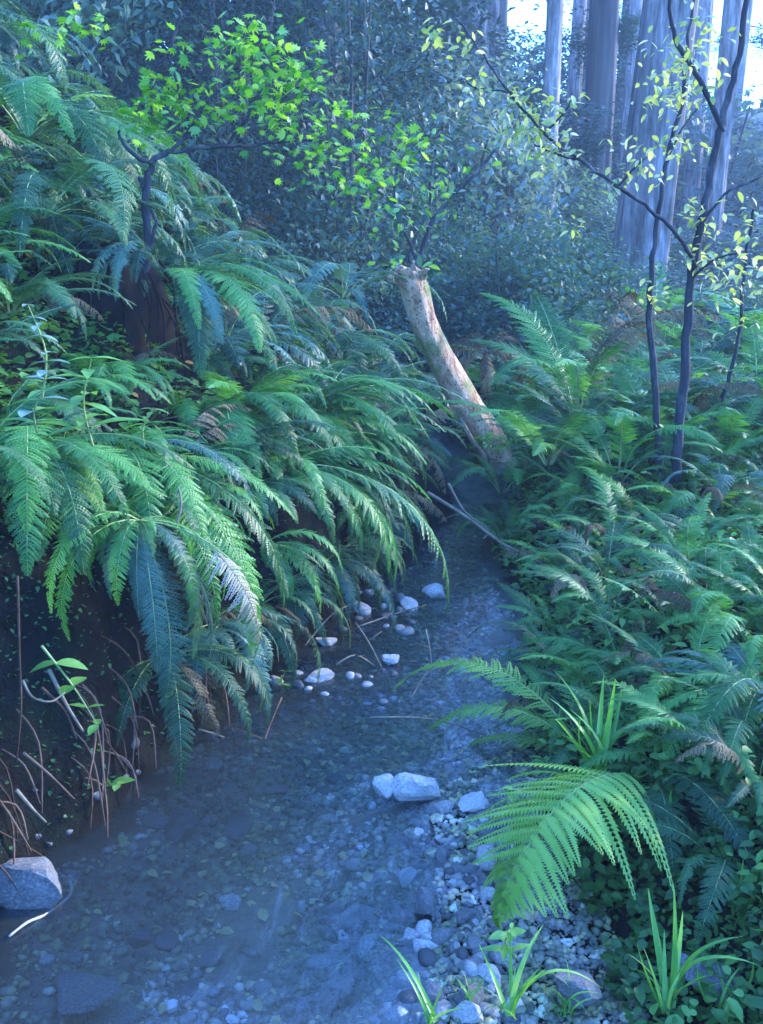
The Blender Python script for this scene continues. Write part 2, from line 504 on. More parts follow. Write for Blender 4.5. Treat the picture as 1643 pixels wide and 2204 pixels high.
# ------------------------------------------------------------------ fronds (unit chord along +X, arch towards +Z)
def frond_mesh(name, bow, half_w, mats, pairs=24, pin=10, seed=0, droop=0.25, shape='lady', stipe=0.16, curl=0.0, gap=1.0):
    r = random.Random(seed)
    nseg = 28
    # arch curve
    th0 = math.atan(4 * bow) * 1.15
    ang = [th0 * (1 - 2.0 * (s / nseg) ** 1.15) for s in range(nseg)]
    P = [Vector((0, 0, 0))]
    side = 0.0
    sb = r.uniform(-0.25, 0.25)
    for k, a in enumerate(ang):
        side += sb / nseg
        P.append(P[-1] + Vector((cos(a) * cos(side), cos(a) * sin(side), sin(a))) / nseg)
    # rotate so the tip lies on +X, scale to unit chord
    tip = P[-1]
    q = tip.rotation_difference(Vector((1, 0, 0)))
    sc = 1 / tip.length
    P = [(q @ p) * sc for p in P]
    g = Geo()
    g.tube([P[i] for i in range(0, nseg + 1, 3)] + [P[-1]],
           [0.0065 * (1 - 0.85 * i / (nseg / 3 + 1)) for i in range(len(range(0, nseg + 1, 3)) + 1)], 4, 1, cap=False)
    def at(s):
        f = s * nseg; i = min(int(f), nseg - 1); t_ = f - i
        return P[i].lerp(P[i + 1], t_), (P[i + 1] - P[i]).normalized()
    Vs, Ts = [], []
    for k in range(pairs):
        u = (k + 0.5) / pairs
        s = stipe + (1 - stipe) * u ** 0.92
        c, T = at(s)
        B = Vector((0, 1, 0)) - T * T.y
        B.normalize()
        Nn = T.cross(B)
        if shape == 'lady':
            l = half_w * min(1, (0.45 + 2.2 * u)) * (1 - u ** 1.7) ** 0.9 + 0.012
        elif shape == 'tri':
            l = half_w * (1 - u) ** 0.85 * min(1, .75 + 3 * u) + 0.01
        else:
            l = half_w * min(1, (0.6 + 4 * u)) * (1 - u ** 3) + 0.01
        for sgn in (-1, 1):
            if r.random() < 0.03 * gap: continue
            ll = l * r.uniform(0.78, 1.12)
            fw = 0.32 + 0.5 * u + r.uniform(-.14, .14)
            dr = droop * r.uniform(0.3, 2.0)
            D = (B * sgn + T * fw - Nn * (-0.12)).normalized()
            c2 = c + T * r.uniform(-.3, .3) / pairs
            pw = max(0.10, 0.5 / pairs * 2.0 / max(ll, .03) * 0.5)
            pw = (0.46 / pairs) * (1.1 if pin else 1.2) * (1.85 if shape == 'tri' else 1)
            def pt(t_):
                down = -Nn * (-1)
                return c2 + D * (ll * t_) - (Nn * dr * ll * t_ * t_)*1.0 + T * (0.12 * ll * t_ * t_) + T*(curl*ll*t_)
            if pin:
                n = pin
                S = (D.cross(Nn)).normalized()
                b0 = len(Vs)
                # midrib sliver
                for j in range(n):
                    t0 = (j + 0.15) / n
                    pl = pw * (1 - t0 ** 1.6) * 1.15 + 0.002
                    if j == 0: pl *= .8
                    base = pt(t0); nxt = pt(min(1, t0 + 1.35 / n))
                    ax = (nxt - base)
                    for ss in (-1, 1):
                        tipv = base + S * ss * pl * r.uniform(.85, 1.1) + ax * 0.75 - Nn * pl * .25
                        midv = base + S * ss * pl * .55 - ax * 0.12 + Nn * pl * .08
                        mid2 = nxt * .8 + base * .2 + S * ss * pl * .45
                        i0 = len(Vs)
                        Vs.extend([base, midv, tipv, mid2])
                        Ts.append((i0, i0 + 1, i0 + 2) if ss > 0 else (i0, i0 + 2, i0 + 1))
                        Ts.append((i0, i0 + 2, i0 + 3) if ss > 0 else (i0, i0 + 3, i0 + 2))
            else:
                S = (D.cross(Nn)).normalized()
                i0 = len(Vs)
                a, b, d = pt(0.0), pt(.55), pt(1.0)
                Vs.extend([a + S * pw * .45, a - S * pw * .45, b + S * pw * .6, b - S * pw * .6, d])
                Ts.extend([(i0, i0 + 1, i0 + 3), (i0, i0 + 3, i0 + 2), (i0 + 2, i0 + 3, i0 + 4)])
    g.add([tuple(v) for v in Vs], T=np.array(Ts), m=0)
    return g.mesh(name, mats)

FR = {}
BOWS = (0.06, 0.16, 0.28, 0.42)
for key, mk in (('fern', 'fern'), ('dark', 'fern_dark'), ('blue', 'fern_blue'), ('lime', 'fern_lime')):
    base = None
    for bi, bow in enumerate(BOWS):
        for sd_ in range(2):
            for lod in ('n', 'm', 'f'):
                if key == 'lime' and lod != 'n': continue
                if lod == 'n':
                    me = frond_mesh('frond', bow, .125 if sd_ == 0 else .165, [M[mk], M['rachis']], 36, 7, 10 * bi + sd_, shape='lady')
                elif lod == 'm':
                    me = frond_mesh('frond', bow, .18 if sd_ == 0 else .15, [M[mk], M['rachis']], 22, 6, 50 + 10 * bi + sd_, shape='lady' if sd_ else 'sword')
                else:
                    me = frond_mesh('frond', bow, .17, [M[mk], M['rachis']], 18, 0, 90 + 10 * bi + sd_)
                FR[(key, bi, sd_, lod)] = me

DEADF = frond_mesh('frond', .28, .13, [M['fern_dead_dark'], M['root']], 20, 5, 171, droop=.9)
def place_frond(parent, origin, base, tip, mesh, roll=0.0, name='frond', width=1.0):
    d = tip - base
    L = d.length
    X = d.normalized()
    up = Vector((0, 0, 1))
    if abs(X.z) > 0.85:
        h = Vector((X.x, X.y, 0))
        h = h.normalized() if h.length > 1e-3 else Vector((0, -1, 0))
        up = (up * 0.4 + h * 0.9)
    Z = (up - X * up.dot(X)).normalized()
    Y = Z.cross(X)
    R = Matrix((X, Y, Z)).transposed()
    R = R @ Matrix.Rotation(roll, 3, 'X')
    o = link(name, mesh, parent)
    Mx = R.to_4x4() @ Matrix.Diagonal((L, L * width, L, 1))
    Mx.translation = base - origin
    o.matrix_local = Mx
    return o

def bow_index(b):
    return min(range(4), key=lambda i: abs(BOWS[i] - b))

def fern(loc, n, R, label, key='fern', lod='m', az=(0, 360), rise=(0.1, 0.5), group=None, fronds=(), seed=0, slope=0.0, sdir=0.0, name='fern'):
    """crown at loc; n fronds of reach R around az (degrees), tips rise*R above the crown, lowered towards sdir by slope"""
    r = random.Random(seed * 13 + 5)
    label = ' '.join(label.split()[:16])
    t = thing(name, label, 'fern', loc, group)
    loc = Vector(loc)
    for k in range(n):
        a = az[0] + (az[1] - az[0]) * (k + r.random() * .8) / n
        a_ = radians(a)
        rr = R * r.uniform(.7, 1.15)
        ri = r.uniform(*rise)
        b = 0.42 if ri < .15 else 0.28 if ri < .4 else .16
        dz = ri * rr - slope * rr * max(0, cos(a_ - sdir))
        tip = loc + Vector((cos(a_) * rr, sin(a_) * rr, dz))
        bs = loc + Vector((cos(a_), sin(a_), 0)) * .02
        place_frond(t, loc, bs, tip, DEADF if r.random() < .05 else FR[(key, bow_index(b + r.uniform(-.1, .1)), r.randint(0, 1), lod)], r.uniform(-.35, .35), width=r.uniform(.85, 1.15))
    more = []
    for f in fronds:
        dv = f[0] - loc
        for q in range(2):
            L_ = dv.length
            j = Vector((r.uniform(-.22, .22), r.uniform(-.22, .22), r.uniform(-.22, .12))) * L_
            more.append(((loc + dv * r.uniform(.45, .85) + j), f[1] + r.uniform(-.1, .12)) + tuple(f[2:]))
    for f in list(fronds) + more:
        tip, b = f[0], f[1]
        k2 = f[2] if len(f) > 2 and f[2] else key
        ro = f[3] if len(f) > 3 else 0
        bs = f[4] if len(f) > 4 and f[4] is not None else loc
        place_frond(t, loc, bs, tip, FR[(k2, bow_index(b), r.randint(0, 1), 'n' if k2 == 'lime' else lod)], ro)
    return t

# ------------------------------------------------------------------ leaves and shrubs
def leaf_shape(name, mats, L=1.0, Wd=.5, kind='oval', fold=.12):
    if kind == 'maple':
        ang = [(-100, .35), (-62, .80), (-42, .50), (-28, .95), (-12, .55), (0, 1.12), (12, .55), (28, .95), (42, .50), (62, .80), (100, .35)]
        V = [(0, 0, 0)] + [(cos(radians(a)) * q * L * .85 + .1, sin(radians(a)) * q * L * .85, -.16 * q * q + .05 * (i % 2)) for i, (a, q) in enumerate(ang)]
        V.append((-.45, 0, .05)); V.append((-.45, .02, .05))
        T = [(0, i, i + 1) for i in range(1, len(ang))]
        T += [(0, len(V) - 2, len(V) - 1)]
        return mesh_np(name, V, np.array(T), mats)
    # folded lanceolate / oval blade
    V, Q = [], []
    n = 6
    for i in range(n + 1):
        t_ = i / n
        wv = Wd * (math.sin(pi * min(1, t_ * .96 + .04)) ** (.8 if kind == 'oval' else 1.1)) * (1 - .25 * t_)
        if i % 2 and kind == 'nettle': wv *= 1.18
        zc = -.22 * t_ * t_ * L
        V += [(t_ * L, -wv / 2, zc + fold * wv), (t_ * L, 0, zc), (t_ * L, wv / 2, zc + fold * wv)]
    for i in range(n):
        for k in (0, 1):
            a = i * 3 + k
            Q.append((a, a + 1, a + 4, a + 3))
    return mesh_np(name, V, np.array(Q), mats)

def leaf_cloud(name, mats, n, rx, rz, size, clumps=50, seed=0, flat=.5, spread=.16, hollow=.35):
    r = np.random.RandomState(seed)
    d = r.normal(size=(clumps, 3)); d /= np.linalg.norm(d, axis=1)[:, None]
    rad = hollow + (1 - hollow) * r.rand(clumps) ** .6
    C = d * rad[:, None] * np.array([rx, rx, rz]) * (1 + .25 * (r.rand(clumps)[:, None] - .5))
    ci = r.randint(0, clumps, n)
    P = C[ci] + r.normal(size=(n, 3)) * np.array([spread * rx, spread * rx, spread * rz * .6])
    a = r.rand(n) * 2 * pi
    tl = r.normal(size=n) * flat
    X = np.stack([np.cos(a) * np.cos(tl), np.sin(a) * np.cos(tl), np.sin(tl)], 1)
    up = np.stack([r.normal(size=n) * .45, r.normal(size=n) * .45, np.ones(n)], 1)
    Y = np.cross(up, X); Y /= np.linalg.norm(Y, axis=1)[:, None]
    Z = np.cross(X, Y)
    s = size * (.6 + .8 * r.rand(n))[:, None]
    v0 = P; v1 = P + X * s * .45 + Y * s * .3 + Z * s * .06
    v2 = P + X * s * 1.0 - Z * s * .12; v3 = P + X * s * .45 - Y * s * .3 + Z * s * .06
    Vt = np.stack([v0, v1, v2, v3], 1).reshape(-1, 3)
    b = np.arange(n) * 4
    T = np.concatenate([np.stack([b, b + 1, b + 2], 1), np.stack([b, b + 2, b + 3], 1)])
    return mesh_np(name, Vt, T, mats), C

def stems_mesh(name, mats, C, base_n, rx, rz, seed=0, rad=.02):
    r = random.Random(seed)
    g = Geo()
    idx = list(range(len(C))); r.shuffle(idx)
    for k in idx[:base_n]:
        c = Vector(C[k])
        b = Vector((r.uniform(-.12, .12) * rx, r.uniform(-.12, .12) * rx, -rz))
        m_ = b.lerp(c, .5) + Vector((r.uniform(-.1, .1) * rx, r.uniform(-.1, .1) * rx, .1 * rz))
        g.tube(spline([b, m_, c], 4), [rad * (1 - .085 * i) for i in range(9)], 5)
    return g.mesh(name, mats)

SHR = {}
for k, (key, mk, rx, rz, n, size, cl) in enumerate([
        ('bush', 'shrub', 1.0, 1.0, 5400, .075, 70), ('bush2', 'shrub', 1.0, 1.2, 5200, .08, 60),
        ('far', 'shrub_far', 1.0, 1.3, 5600, .075, 70), ('far2', 'shrub_far', 1.0, 1.1, 5200, .08, 55),
        ('tall', 'needle', 1.0, 2.2, 9000, .06, 130)]):
    cm, C = leaf_cloud('foliage', [M[mk]], n, rx, rz, size, cl, seed=k + 3)
    SHR[key] = (cm, stems_mesh('stem', [M['wood_dark']], C, 16, rx, rz, k, .022), rz)

def shrub(loc, s, key, label, group=None, name='shrub', cat='shrub', zs=1.0, rot=None):
    cm, sm, rz = SHR[key]
    t = thing(name, label, cat, loc, group)
    t.rotation_euler = (0, 0, rnd.uniform(0, 6.28) if rot is None else rot)
    for nm, me, kd in (('foliage', cm, 'stuff'), ('stem', sm, None)):
        o = link(nm, me, t, kd)
        o.location = (0, 0, rz * s * zs)
        o.scale = (s, s, s * zs)
    return t

# ------------------------------------------------------------------ background: redwoods
def redwood(u, v_base, Y, wpx, label, mat='redwood', lean=0.0, Hh=16, flare=1.25, group=None, branches=0, seed=0, name='redwood_tree'):
    p = px(u, v_base, Y)
    z = hz(p.x, p.y) - .15
    rad = wpx / 2 * Y / FPX * 1.03
    r = random.Random(seed)
    t = thing(name, label, 'tree', (p.x, p.y, z), group)
    g = Geo()
    ns = 40
    zs = [0, .3, .7, 1.2, 2, 3, 4.2, 5.5, 7, 9, 11, 13, Hh]
    V, Q = [], []
    ph = [r.uniform(0, 6.28) for _ in range(5)]
    for i, zz in enumerate(zs):
        rr = rad * (1 + (flare - 1) * math.exp(-zz * 1.6)) * (1 - .022 * zz)
        for j in range(ns):
            th = 2 * pi * j / ns
            fl = 1 + .045 * sin(7 * th + ph[0] + .12 * zz) + .04 * sin(13 * th + ph[1] - .15 * zz) + .03 * sin(3 * th + ph[2]) + r.uniform(-.018, .018)
            V.append((cos(th) * rr * fl + lean * zz, sin(th) * rr * fl, zz))
    for i in range(len(zs) - 1):
        for j in range(ns):
            Q.append((i * ns + j, i * ns + (j + 1) % ns, (i + 1) * ns + (j + 1) % ns, (i + 1) * ns + j))
    g.add(V, Q=Q)
    link('trunk', g.mesh('trunk', [M[mat]]), t)
    for b in range(branches):
        a = r.uniform(0, 6.28); zz = r.uniform(3.0, 7.5); L = r.uniform(1.0, 2.2)
        g = Geo()
        st = Vector((lean * zz, 0, zz)); e = st + Vector((cos(a) * L, sin(a) * L, -.25 * L))
        g.tube(spline([st, st.lerp(e, .5) + Vector((0, 0, .12 * L)), e], 4), [.03 - .003 * q for q in range(9)], 5)
        bo = link('branch', g.mesh('branch', [M['wood_dark']]), t)
        fo = link('spray', SPRAY, bo, 'stuff')
        fo.location = st.lerp(e, .62)
        fo.scale = (L * .5, L * .5, .35 * L)
        fo.rotation_euler = (0, .2, a)
    return t

SPRAY, _ = leaf_cloud('spray', [M['needle']], 1500, 1.0, .8, .10, 26, seed=77, flat=.3, spread=.18, hollow=.1)

redwood(1355, 790, 14.0, 112, 'widest pale redwood trunk behind the slim saplings at right', lean=.055, seed=1, flare=1.12)
redwood(1262, 760, 20.0, 62, 'dark blue trunk just left of the widest redwood', 'wood_dark', seed=2, branches=5)
redwood(1165, 700, 17.0, 34, 'narrow pale trunk standing left of the diagonal branch', seed=3, lean=.002, branches=2)
redwood(1010, 700, 19.0, 60, 'violet grey trunk left of the brightest sky gap', seed=4, lean=-.003, branches=4)
redwood(940, 700, 24.0, 40, 'slim trunk in the haze above the leaning dead trunk', seed=5, branches=3)
redwood(440, 600, 11.5, 62, 'dark trunk rising behind the lime leaves at upper left', 'wood_dark', seed=6, branches=3)
redwood(715, 620, 13.5, 66, 'dark trunk showing between the lime leaves near the top centre', 'wood_dark', seed=7, lean=-.01, branches=3)
redwood(560, 600, 17, 40, 'thin dark trunk behind the lime leafed sapling', 'wood_dark', seed=8, branches=4)
redwood(255, 500, 14, 50, 'dark trunk above the fern slope at far left', 'wood_dark', seed=9, branches=5)
redwood(1505, 760, 22, 42, 'hazy trunk at the right edge beside the bright sky gap', seed=10, lean=.02)
redwood(1460, 770, 27, 36, 'thin hazy trunk just right of the widest redwood', seed=11)
redwood(1325, 770, 26, 30, 'thin pale trunk just left of the widest redwood', seed=12)
redwood(85, 500, 12.5, 60, 'dark trunk at the left edge above the ferns', 'wood_dark', seed=13, branches=5)
redwood(830, 640, 21, 46, 'dark trunk straight above the broken top of the leaning trunk', 'wood_dark', seed=14, branches=4)

for k, (u_, Y_, w_, ln) in enumerate([(905, 26, 24, 0), (968, 29, 30, .01), (1040, 25, 22, .01), (1062, 31, 24, 0), (1205, 27, 30, .02), (1232, 33, 20, .01),
                                      (1300, 30, 22, .02), (1535, 31, 20, .03), (1655, 24, 30, .02), (780, 28, 26, 0), (660, 24, 30, 0), (500, 21, 34, 0)]):
    redwood(u_, 700, Y_, w_, 'slim hazy trunk of the far wood ' + ('left of the brightest sky gap' if u_ < 1090 and u_ > 850 else 'behind the lime leaves' if u_ < 850 else 'between the brightest sky gap and the widest redwood' if u_ < 1350 else 'right of the widest redwood'),
            'redwood' if k % 3 else 'wood_dark', lean=ln, seed=40 + k, branches=3, flare=1.1, group='slim trunks of the far wood ' + ('left' if 850 < u_ < 1090 else 'behind the lime leaves' if u_ < 850 else 'centre right' if u_ < 1350 else 'right'))

# ------------------------------------------------------------------ background: shrubs
r = random.Random(21)
GB = 'blue green shrubs of the forest understory'
LM = [((80, 120), 'at the top left corner'), ((250, 130), 'above the fern slope, left of the lime leaves'), ((440, 90), 'behind the lime leaves'), ((640, 90), 'above the lime leaves'),
      ((80, 330), 'at the left edge, upper slope'), ((230, 400), 'just left of the sapling on the stump'), ((430, 420), 'just right of the sapling on the stump'), ((600, 470), 'below the lime leaves'),
      ((760, 480), 'left of the broken trunk top'), ((640, 650), 'on the middle of the slope'), ((800, 720), 'left of the leaning trunk'), ((780, 850), 'below the middle of the leaning trunk'),
      ((850, 200), 'at the top centre'), ((1000, 250), 'left of the long slanting limb'), ((980, 520), 'right of the broken trunk top'), ((1060, 700), 'right of the leaning trunk'), ((1150, 520), 'under the long slanting limb'),
      ((1180, 820), 'right of the foot of the leaning trunk'), ((1240, 250), 'behind the slanting limb'), ((1280, 650), 'left of the widest redwood'), ((1300, 900), 'in front of the widest redwood'),
      ((1460, 300), 'between the forked saplings'), ((1500, 650), 'right of the widest redwood'), ((1560, 400), 'at the upper right edge'), ((1480, 880), 'behind the feet of the saplings'), ((1610, 800), 'at the right edge behind the saplings'), ((1600, 100), 'in the top right corner')]
def where(x, y, z):
    dy = y * cos(PITCH) - (z - CAM_H) * sin(PITCH)
    v_ = 1102 - FPX * (y * sin(PITCH) + (z - CAM_H) * cos(PITCH)) / dy
    u_ = 821.5 + FPX * x / dy
    return min(LM, key=lambda q: (q[0][0] - u_) ** 2 + (q[0][1] - v_) ** 2)[1]

def scatter(n, xr_, yr_, keys, sr, label, group, top=None, zs=(.8, 1.3), name='shrub', cat='shrub', dip=.25):
    for k in range(n):
        u = r.uniform(*xr_); Y = r.uniform(*yr_)
        x = (u - 821.5) / FPX * Y * 1.0
        s = r.uniform(*sr)
        if 1270 < u < 1460 and Y < 14.6:
            s *= .5
        z = hz(x, Y) - dip * s
        zz = r.uniform(*zs)
        key = r.choice(keys)
        if top is not None:
            rz = SHR[key][2]
            # keep the crown below the line of sky gaps
            vt = np.interp(u, [a for a, b in top], [b for a, b in top])
            zt = px(u, vt + r.uniform(-20, 90), Y).z
            zz = max(.45, min(zz * 2.2, (zt - z) / (2 * rz * s)))
        pl = where(x, Y, z + SHR[key][2] * s * zz)
        shrub((x, Y, z), s, key, label + ' ' + pl, group + ' ' + pl, zs=zz, name=name, cat=cat)
TOP_R = [(600, -80), (950, -60), (1040, 0), (1075, 130), (1100, 230), (1150, 230), (1175, 20), (1310, 20), (1330, 200), (1480, 150), (1540, 260), (1570, 400), (1650, 430)]
TOP_M = [(600, -60), (950, 20), (1040, 150), (1100, 330), (1160, 330), (1210, 300), (1310, 450), (1330, 640), (1440, 640), (1480, 480), (1650, 520)]
scatter(26, (560, 1230), (9.5, 13), ['bush', 'bush2'], (.5, .9), 'leafy shrub in the middle distance', 'shrubs behind the leaning trunk', zs=(.8, 1.2))
scatter(16, (1150, 1680), (8.5, 13), ['bush', 'bush2', 'far'], (.25, .45), 'low leafy shrub', 'low shrubs behind the saplings', zs=(.7, 1.0))
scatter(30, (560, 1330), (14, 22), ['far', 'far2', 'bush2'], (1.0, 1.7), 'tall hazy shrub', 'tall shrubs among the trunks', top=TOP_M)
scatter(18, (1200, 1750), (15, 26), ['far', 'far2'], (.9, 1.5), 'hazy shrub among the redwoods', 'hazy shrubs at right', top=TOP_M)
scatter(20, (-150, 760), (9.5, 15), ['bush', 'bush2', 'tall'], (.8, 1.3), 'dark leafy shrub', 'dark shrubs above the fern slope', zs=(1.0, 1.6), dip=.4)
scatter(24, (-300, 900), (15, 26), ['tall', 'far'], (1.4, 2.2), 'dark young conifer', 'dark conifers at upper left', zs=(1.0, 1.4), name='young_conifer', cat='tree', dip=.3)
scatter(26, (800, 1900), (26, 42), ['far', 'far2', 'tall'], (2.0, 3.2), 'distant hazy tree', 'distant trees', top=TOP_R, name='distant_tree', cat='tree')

# ------------------------------------------------------------------ hillside ferns at left, bank ferns at right
sd0 = 0
def place_ferns(cands, label, group, key, lod, n, R, seed0, az=(0, 360), slope=.5, sdir=-.4, rise=(.05, .5), up=.04):
    for k, (x, y) in enumerate(cands):
        z = hz(x, y) + up
        pl = where(x, y, z + .25)
        fern((x, y, z), n, R * r.uniform(.8, 1.2), label + ' ' + pl, r.choice(key), lod, az, rise, group + ' ' + pl, seed=seed0 + k, slope=slope, sdir=sdir)

def grid_pts(x0, x1, y0, y1, n, dmin, avoid=()):
    out = []
    for _ in range(n * 60):
        if len(out) >= n: break
        x, y = r.uniform(x0, x1), r.uniform(y0, y1)
        xl = np.interp(y, [a for a, b in LE], [b for a, b in LE]); xr = np.interp(y, [a for a, b in RE], [b for a, b in RE])
        if xl - .25 < x < xr + .08: continue
        if any((x - a) ** 2 + (y - b) ** 2 < c * c for a, b, c in avoid): continue
        if any((x - a) ** 2 + (y - b) ** 2 < dmin * dmin for a, b in out): continue
        if abs(x) > .42 * y + .35: continue
        out.append((x, y))
    return out
STUMP = (-1.28, 4.7)
av = [(STUMP[0], STUMP[1] - .1, .42), (-1.1, 4.2, .3)]
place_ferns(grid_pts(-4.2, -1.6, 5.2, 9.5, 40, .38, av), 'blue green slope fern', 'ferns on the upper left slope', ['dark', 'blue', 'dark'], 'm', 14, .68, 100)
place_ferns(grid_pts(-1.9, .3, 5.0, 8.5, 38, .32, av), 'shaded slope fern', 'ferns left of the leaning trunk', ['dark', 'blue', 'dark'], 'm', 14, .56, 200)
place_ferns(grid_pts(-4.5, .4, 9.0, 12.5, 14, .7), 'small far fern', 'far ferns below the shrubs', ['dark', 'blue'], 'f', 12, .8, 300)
place_ferns(grid_pts(.9, 3.8, 5.4, 8.6, 42, .34), 'green fern on the flat', 'ferns beyond the saplings', ['fern', 'fern', 'dark'], 'm', 14, .56, 400, slope=0, rise=(.3, .9))
place_ferns(grid_pts(.6, 5.6, 8.6, 13.5, 14, .8), 'small far valley floor fern', 'far ferns below the redwoods', ['dark', 'blue', 'fern'], 'f', 12, .8, 500, slope=0, rise=(.3, .9))

place_ferns(grid_pts(-2.2, .2, 2.5, 5.2, 36, .24, [(STUMP[0] + .05, STUMP[1] - .35, .42), (-.8, 2.7, .28), (-.95, 2.5, .28)]), 'low green fern of the near left bank', 'ferns of the near left bank', ['fern', 'dark', 'fern'], 'n', 12, .42, 600, az=(-100, 60), slope=.25, rise=(.0, .6))
lip = []
for y_ in np.arange(2.9, 5.6, .17):
    lip.append((float(np.interp(y_, [a for a, b in LE], [b for a, b in LE])) - r.uniform(.10, .3), float(y_)))
def edge(y, zt, dx=.0):
    xs = np.arange(float(np.interp(y, [a for a, b in LE], [b for a, b in LE])) + .3, -3, -.01)
    z = H(xs, np.full(len(xs), y))
    k = int(np.argmax(z > zt))
    return float(xs[k]) + dx
hang = []
for y_ in np.arange(3.0, 5.0, .2):
    hang.append((edge(float(y_), .24, .0), float(y_)))
for k_, (x_, y_) in enumerate(hang):
    z_ = .26 + r.uniform(0, .08)
    pl = where(x_, y_, z_)
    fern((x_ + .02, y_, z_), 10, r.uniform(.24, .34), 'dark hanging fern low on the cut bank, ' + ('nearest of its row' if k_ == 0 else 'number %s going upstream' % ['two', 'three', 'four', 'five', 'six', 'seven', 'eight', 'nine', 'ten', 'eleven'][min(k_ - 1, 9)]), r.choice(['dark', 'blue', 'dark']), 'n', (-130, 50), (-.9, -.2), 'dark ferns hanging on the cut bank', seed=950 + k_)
place_ferns(lip, 'small fern on the lip of the cut bank', 'ferns on the lip of the cut bank', ['fern', 'dark', 'fern'], 'n', 12, .36, 800, az=(-100, 60), slope=.45, sdir=-.3, rise=(-.05, .5))
place_ferns(grid_pts(.62, 1.9, 2.9, 5.4, 40, .2), 'small fern of the right bank carpet', 'ferns of the right bank carpet', ['fern', 'fern', 'fern', 'dark'], 'n', 11, .32, 900, slope=0, rise=(.1, .7))
place_ferns(grid_pts(.95, 2.2, 3.4, 5.3, 5, .4), 'small fern of the right bank carpet', 'ferns of the right bank carpet', ['fern', 'dark'], 'n', 9, .28, 700, slope=0, rise=(.1, .7))
# unseen shrubs added outside the picture at right to shade the stream
for k, (x_, y_, s_) in enumerate([(4.2, .8, .8), (7.4, 4.0, 1.0), (8.0, 6.4, 1.1), (3.0, -.4, .9)]):
    shrub((x_, y_, hz(x_, y_) - .2), s_, 'bush2' if k % 2 else 'bush', 'unseen leafy shrub added beyond the right edge to shade the stream', 'added shade shrubs beyond the right edge')

# ------------------------------------------------------------------ stump with hanging thatch, lime sapling
def dark_stump():
    x, y = STUMP
    zb = hz(x, y) - .75
    t = thing('tree_stump', 'dark rotten stump in deep shadow under the lime leafed sapling', 'stump', (x, y, zb))
    ns, rows = 30, 14
    V, Q = [], []
    rr = random.Random(3)
    for i in range(rows):
        f = i / (rows - 1)
        zz = 1.05 * f
        rad = (.36 - .12 * f) * (1 if f < .85 else (1 - (f - .85) * 3.2))
        for j in range(ns):
            th = 2 * pi * j / ns
            k = 1 + .10 * sin(5 * th + 1) + .08 * sin(9 * th + 3 * f) + rr.uniform(-.07, .07)
            V.append((cos(th) * rad * k, sin(th) * rad * k, zz + rr.uniform(-.015, .015)))
    for i in range(rows - 1):
        for j in range(ns):
            Q.append((i * ns + j, i * ns + (j + 1) % ns, (i + 1) * ns + (j + 1) % ns, (i + 1) * ns + j))
    V.append((0, 0, 1.03))
    T = [(len(V) - 1, (rows - 1) * ns + j, (rows - 1) * ns + (j + 1) % ns) for j in range(ns)]
    g = Geo(); g.add(V, T, Q)
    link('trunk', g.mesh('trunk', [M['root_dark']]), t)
    g = Geo()
    for k in range(150):
        a = rr.uniform(0, 6.28); z0 = rr.uniform(.35, 1.0)
        r0 = .38 - .12 * z0
        p0 = Vector((cos(a) * r0, sin(a) * r0, z0))
        L = rr.uniform(.15, .5)
        p1 = p0 + Vector((cos(a) * .06, sin(a) * .06, -L * .4)); p2 = p1 + Vector((rr.uniform(-.05, .05), rr.uniform(-.05, .05), -L * .6))
        g.tube(spline([p0, p1, p2], 3), [.004] * 6 + [.002], 4, cap=False)
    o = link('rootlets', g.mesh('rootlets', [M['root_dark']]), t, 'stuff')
    return t
dark_stump()

MAPLE = leaf_shape('leaf', [M['maple']], kind='maple')
MAPLE2 = leaf_shape('leaf', [M['leaf_yellow']], Wd=.55)
MAPLE3 = leaf_shape('leaf', [M['shrub']], Wd=.6)

def tree_from_px(name, label, cat, limbs, mat, leafspots, leafmesh, lsize, nleaf, sd_, trunk_idx=(0,), group=None, sides=7, leafmix=None):
    """limbs: list of (points [(u,v,Y)...], r0px, r1px); leafspots: (u, v, Y, spread_px, weight)"""
    rr = random.Random(sd_)
    base = px(*limbs[0][0][0])
    t = thing(name, label, cat, base, group)
    for i, (pts, r0, r1) in enumerate(limbs):
        P = spline([px(*q) - base for q in pts], 5)
        n = len(P)
        for q in range(1, n - 1):
            P[q] = P[q] + Vector((rr.uniform(-1, 1), rr.uniform(-1, 1), rr.uniform(-1, 1))) * .006
        Y = pts[0][2]
        rad = [(r0 + (r1 - r0) * q / (n - 1)) / 2 * Y / FPX for q in range(n)]
        g = Geo(); g.tube(P, rad, sides, rough=.12, seed=i)
        link('trunk' if i in trunk_idx else 'branch', g.mesh('limb', [mat]), t)
    tot = sum(s[4] for s in leafspots)
    for (u, v, Y, sp, wt) in leafspots:
        sp *= 1.12
        for k in range(max(1, int(nleaf * wt / tot))):
            p = px(rr.gauss(u, sp), rr.gauss(v, sp * .8), Y + rr.gauss(0, sp * Y / FPX * .7)) - base
            o = link('leaf', (rr.choice(leafmix) if leafmix else leafmesh), t)
            s = lsize * rr.uniform(.65, 1.25)
            o.matrix_local = Matrix.LocRotScale(p, Euler((rr.gauss(0, .5), rr.gauss(.25, .45), rr.uniform(0, 6.28))), Vector((s, s, s)))
    return t

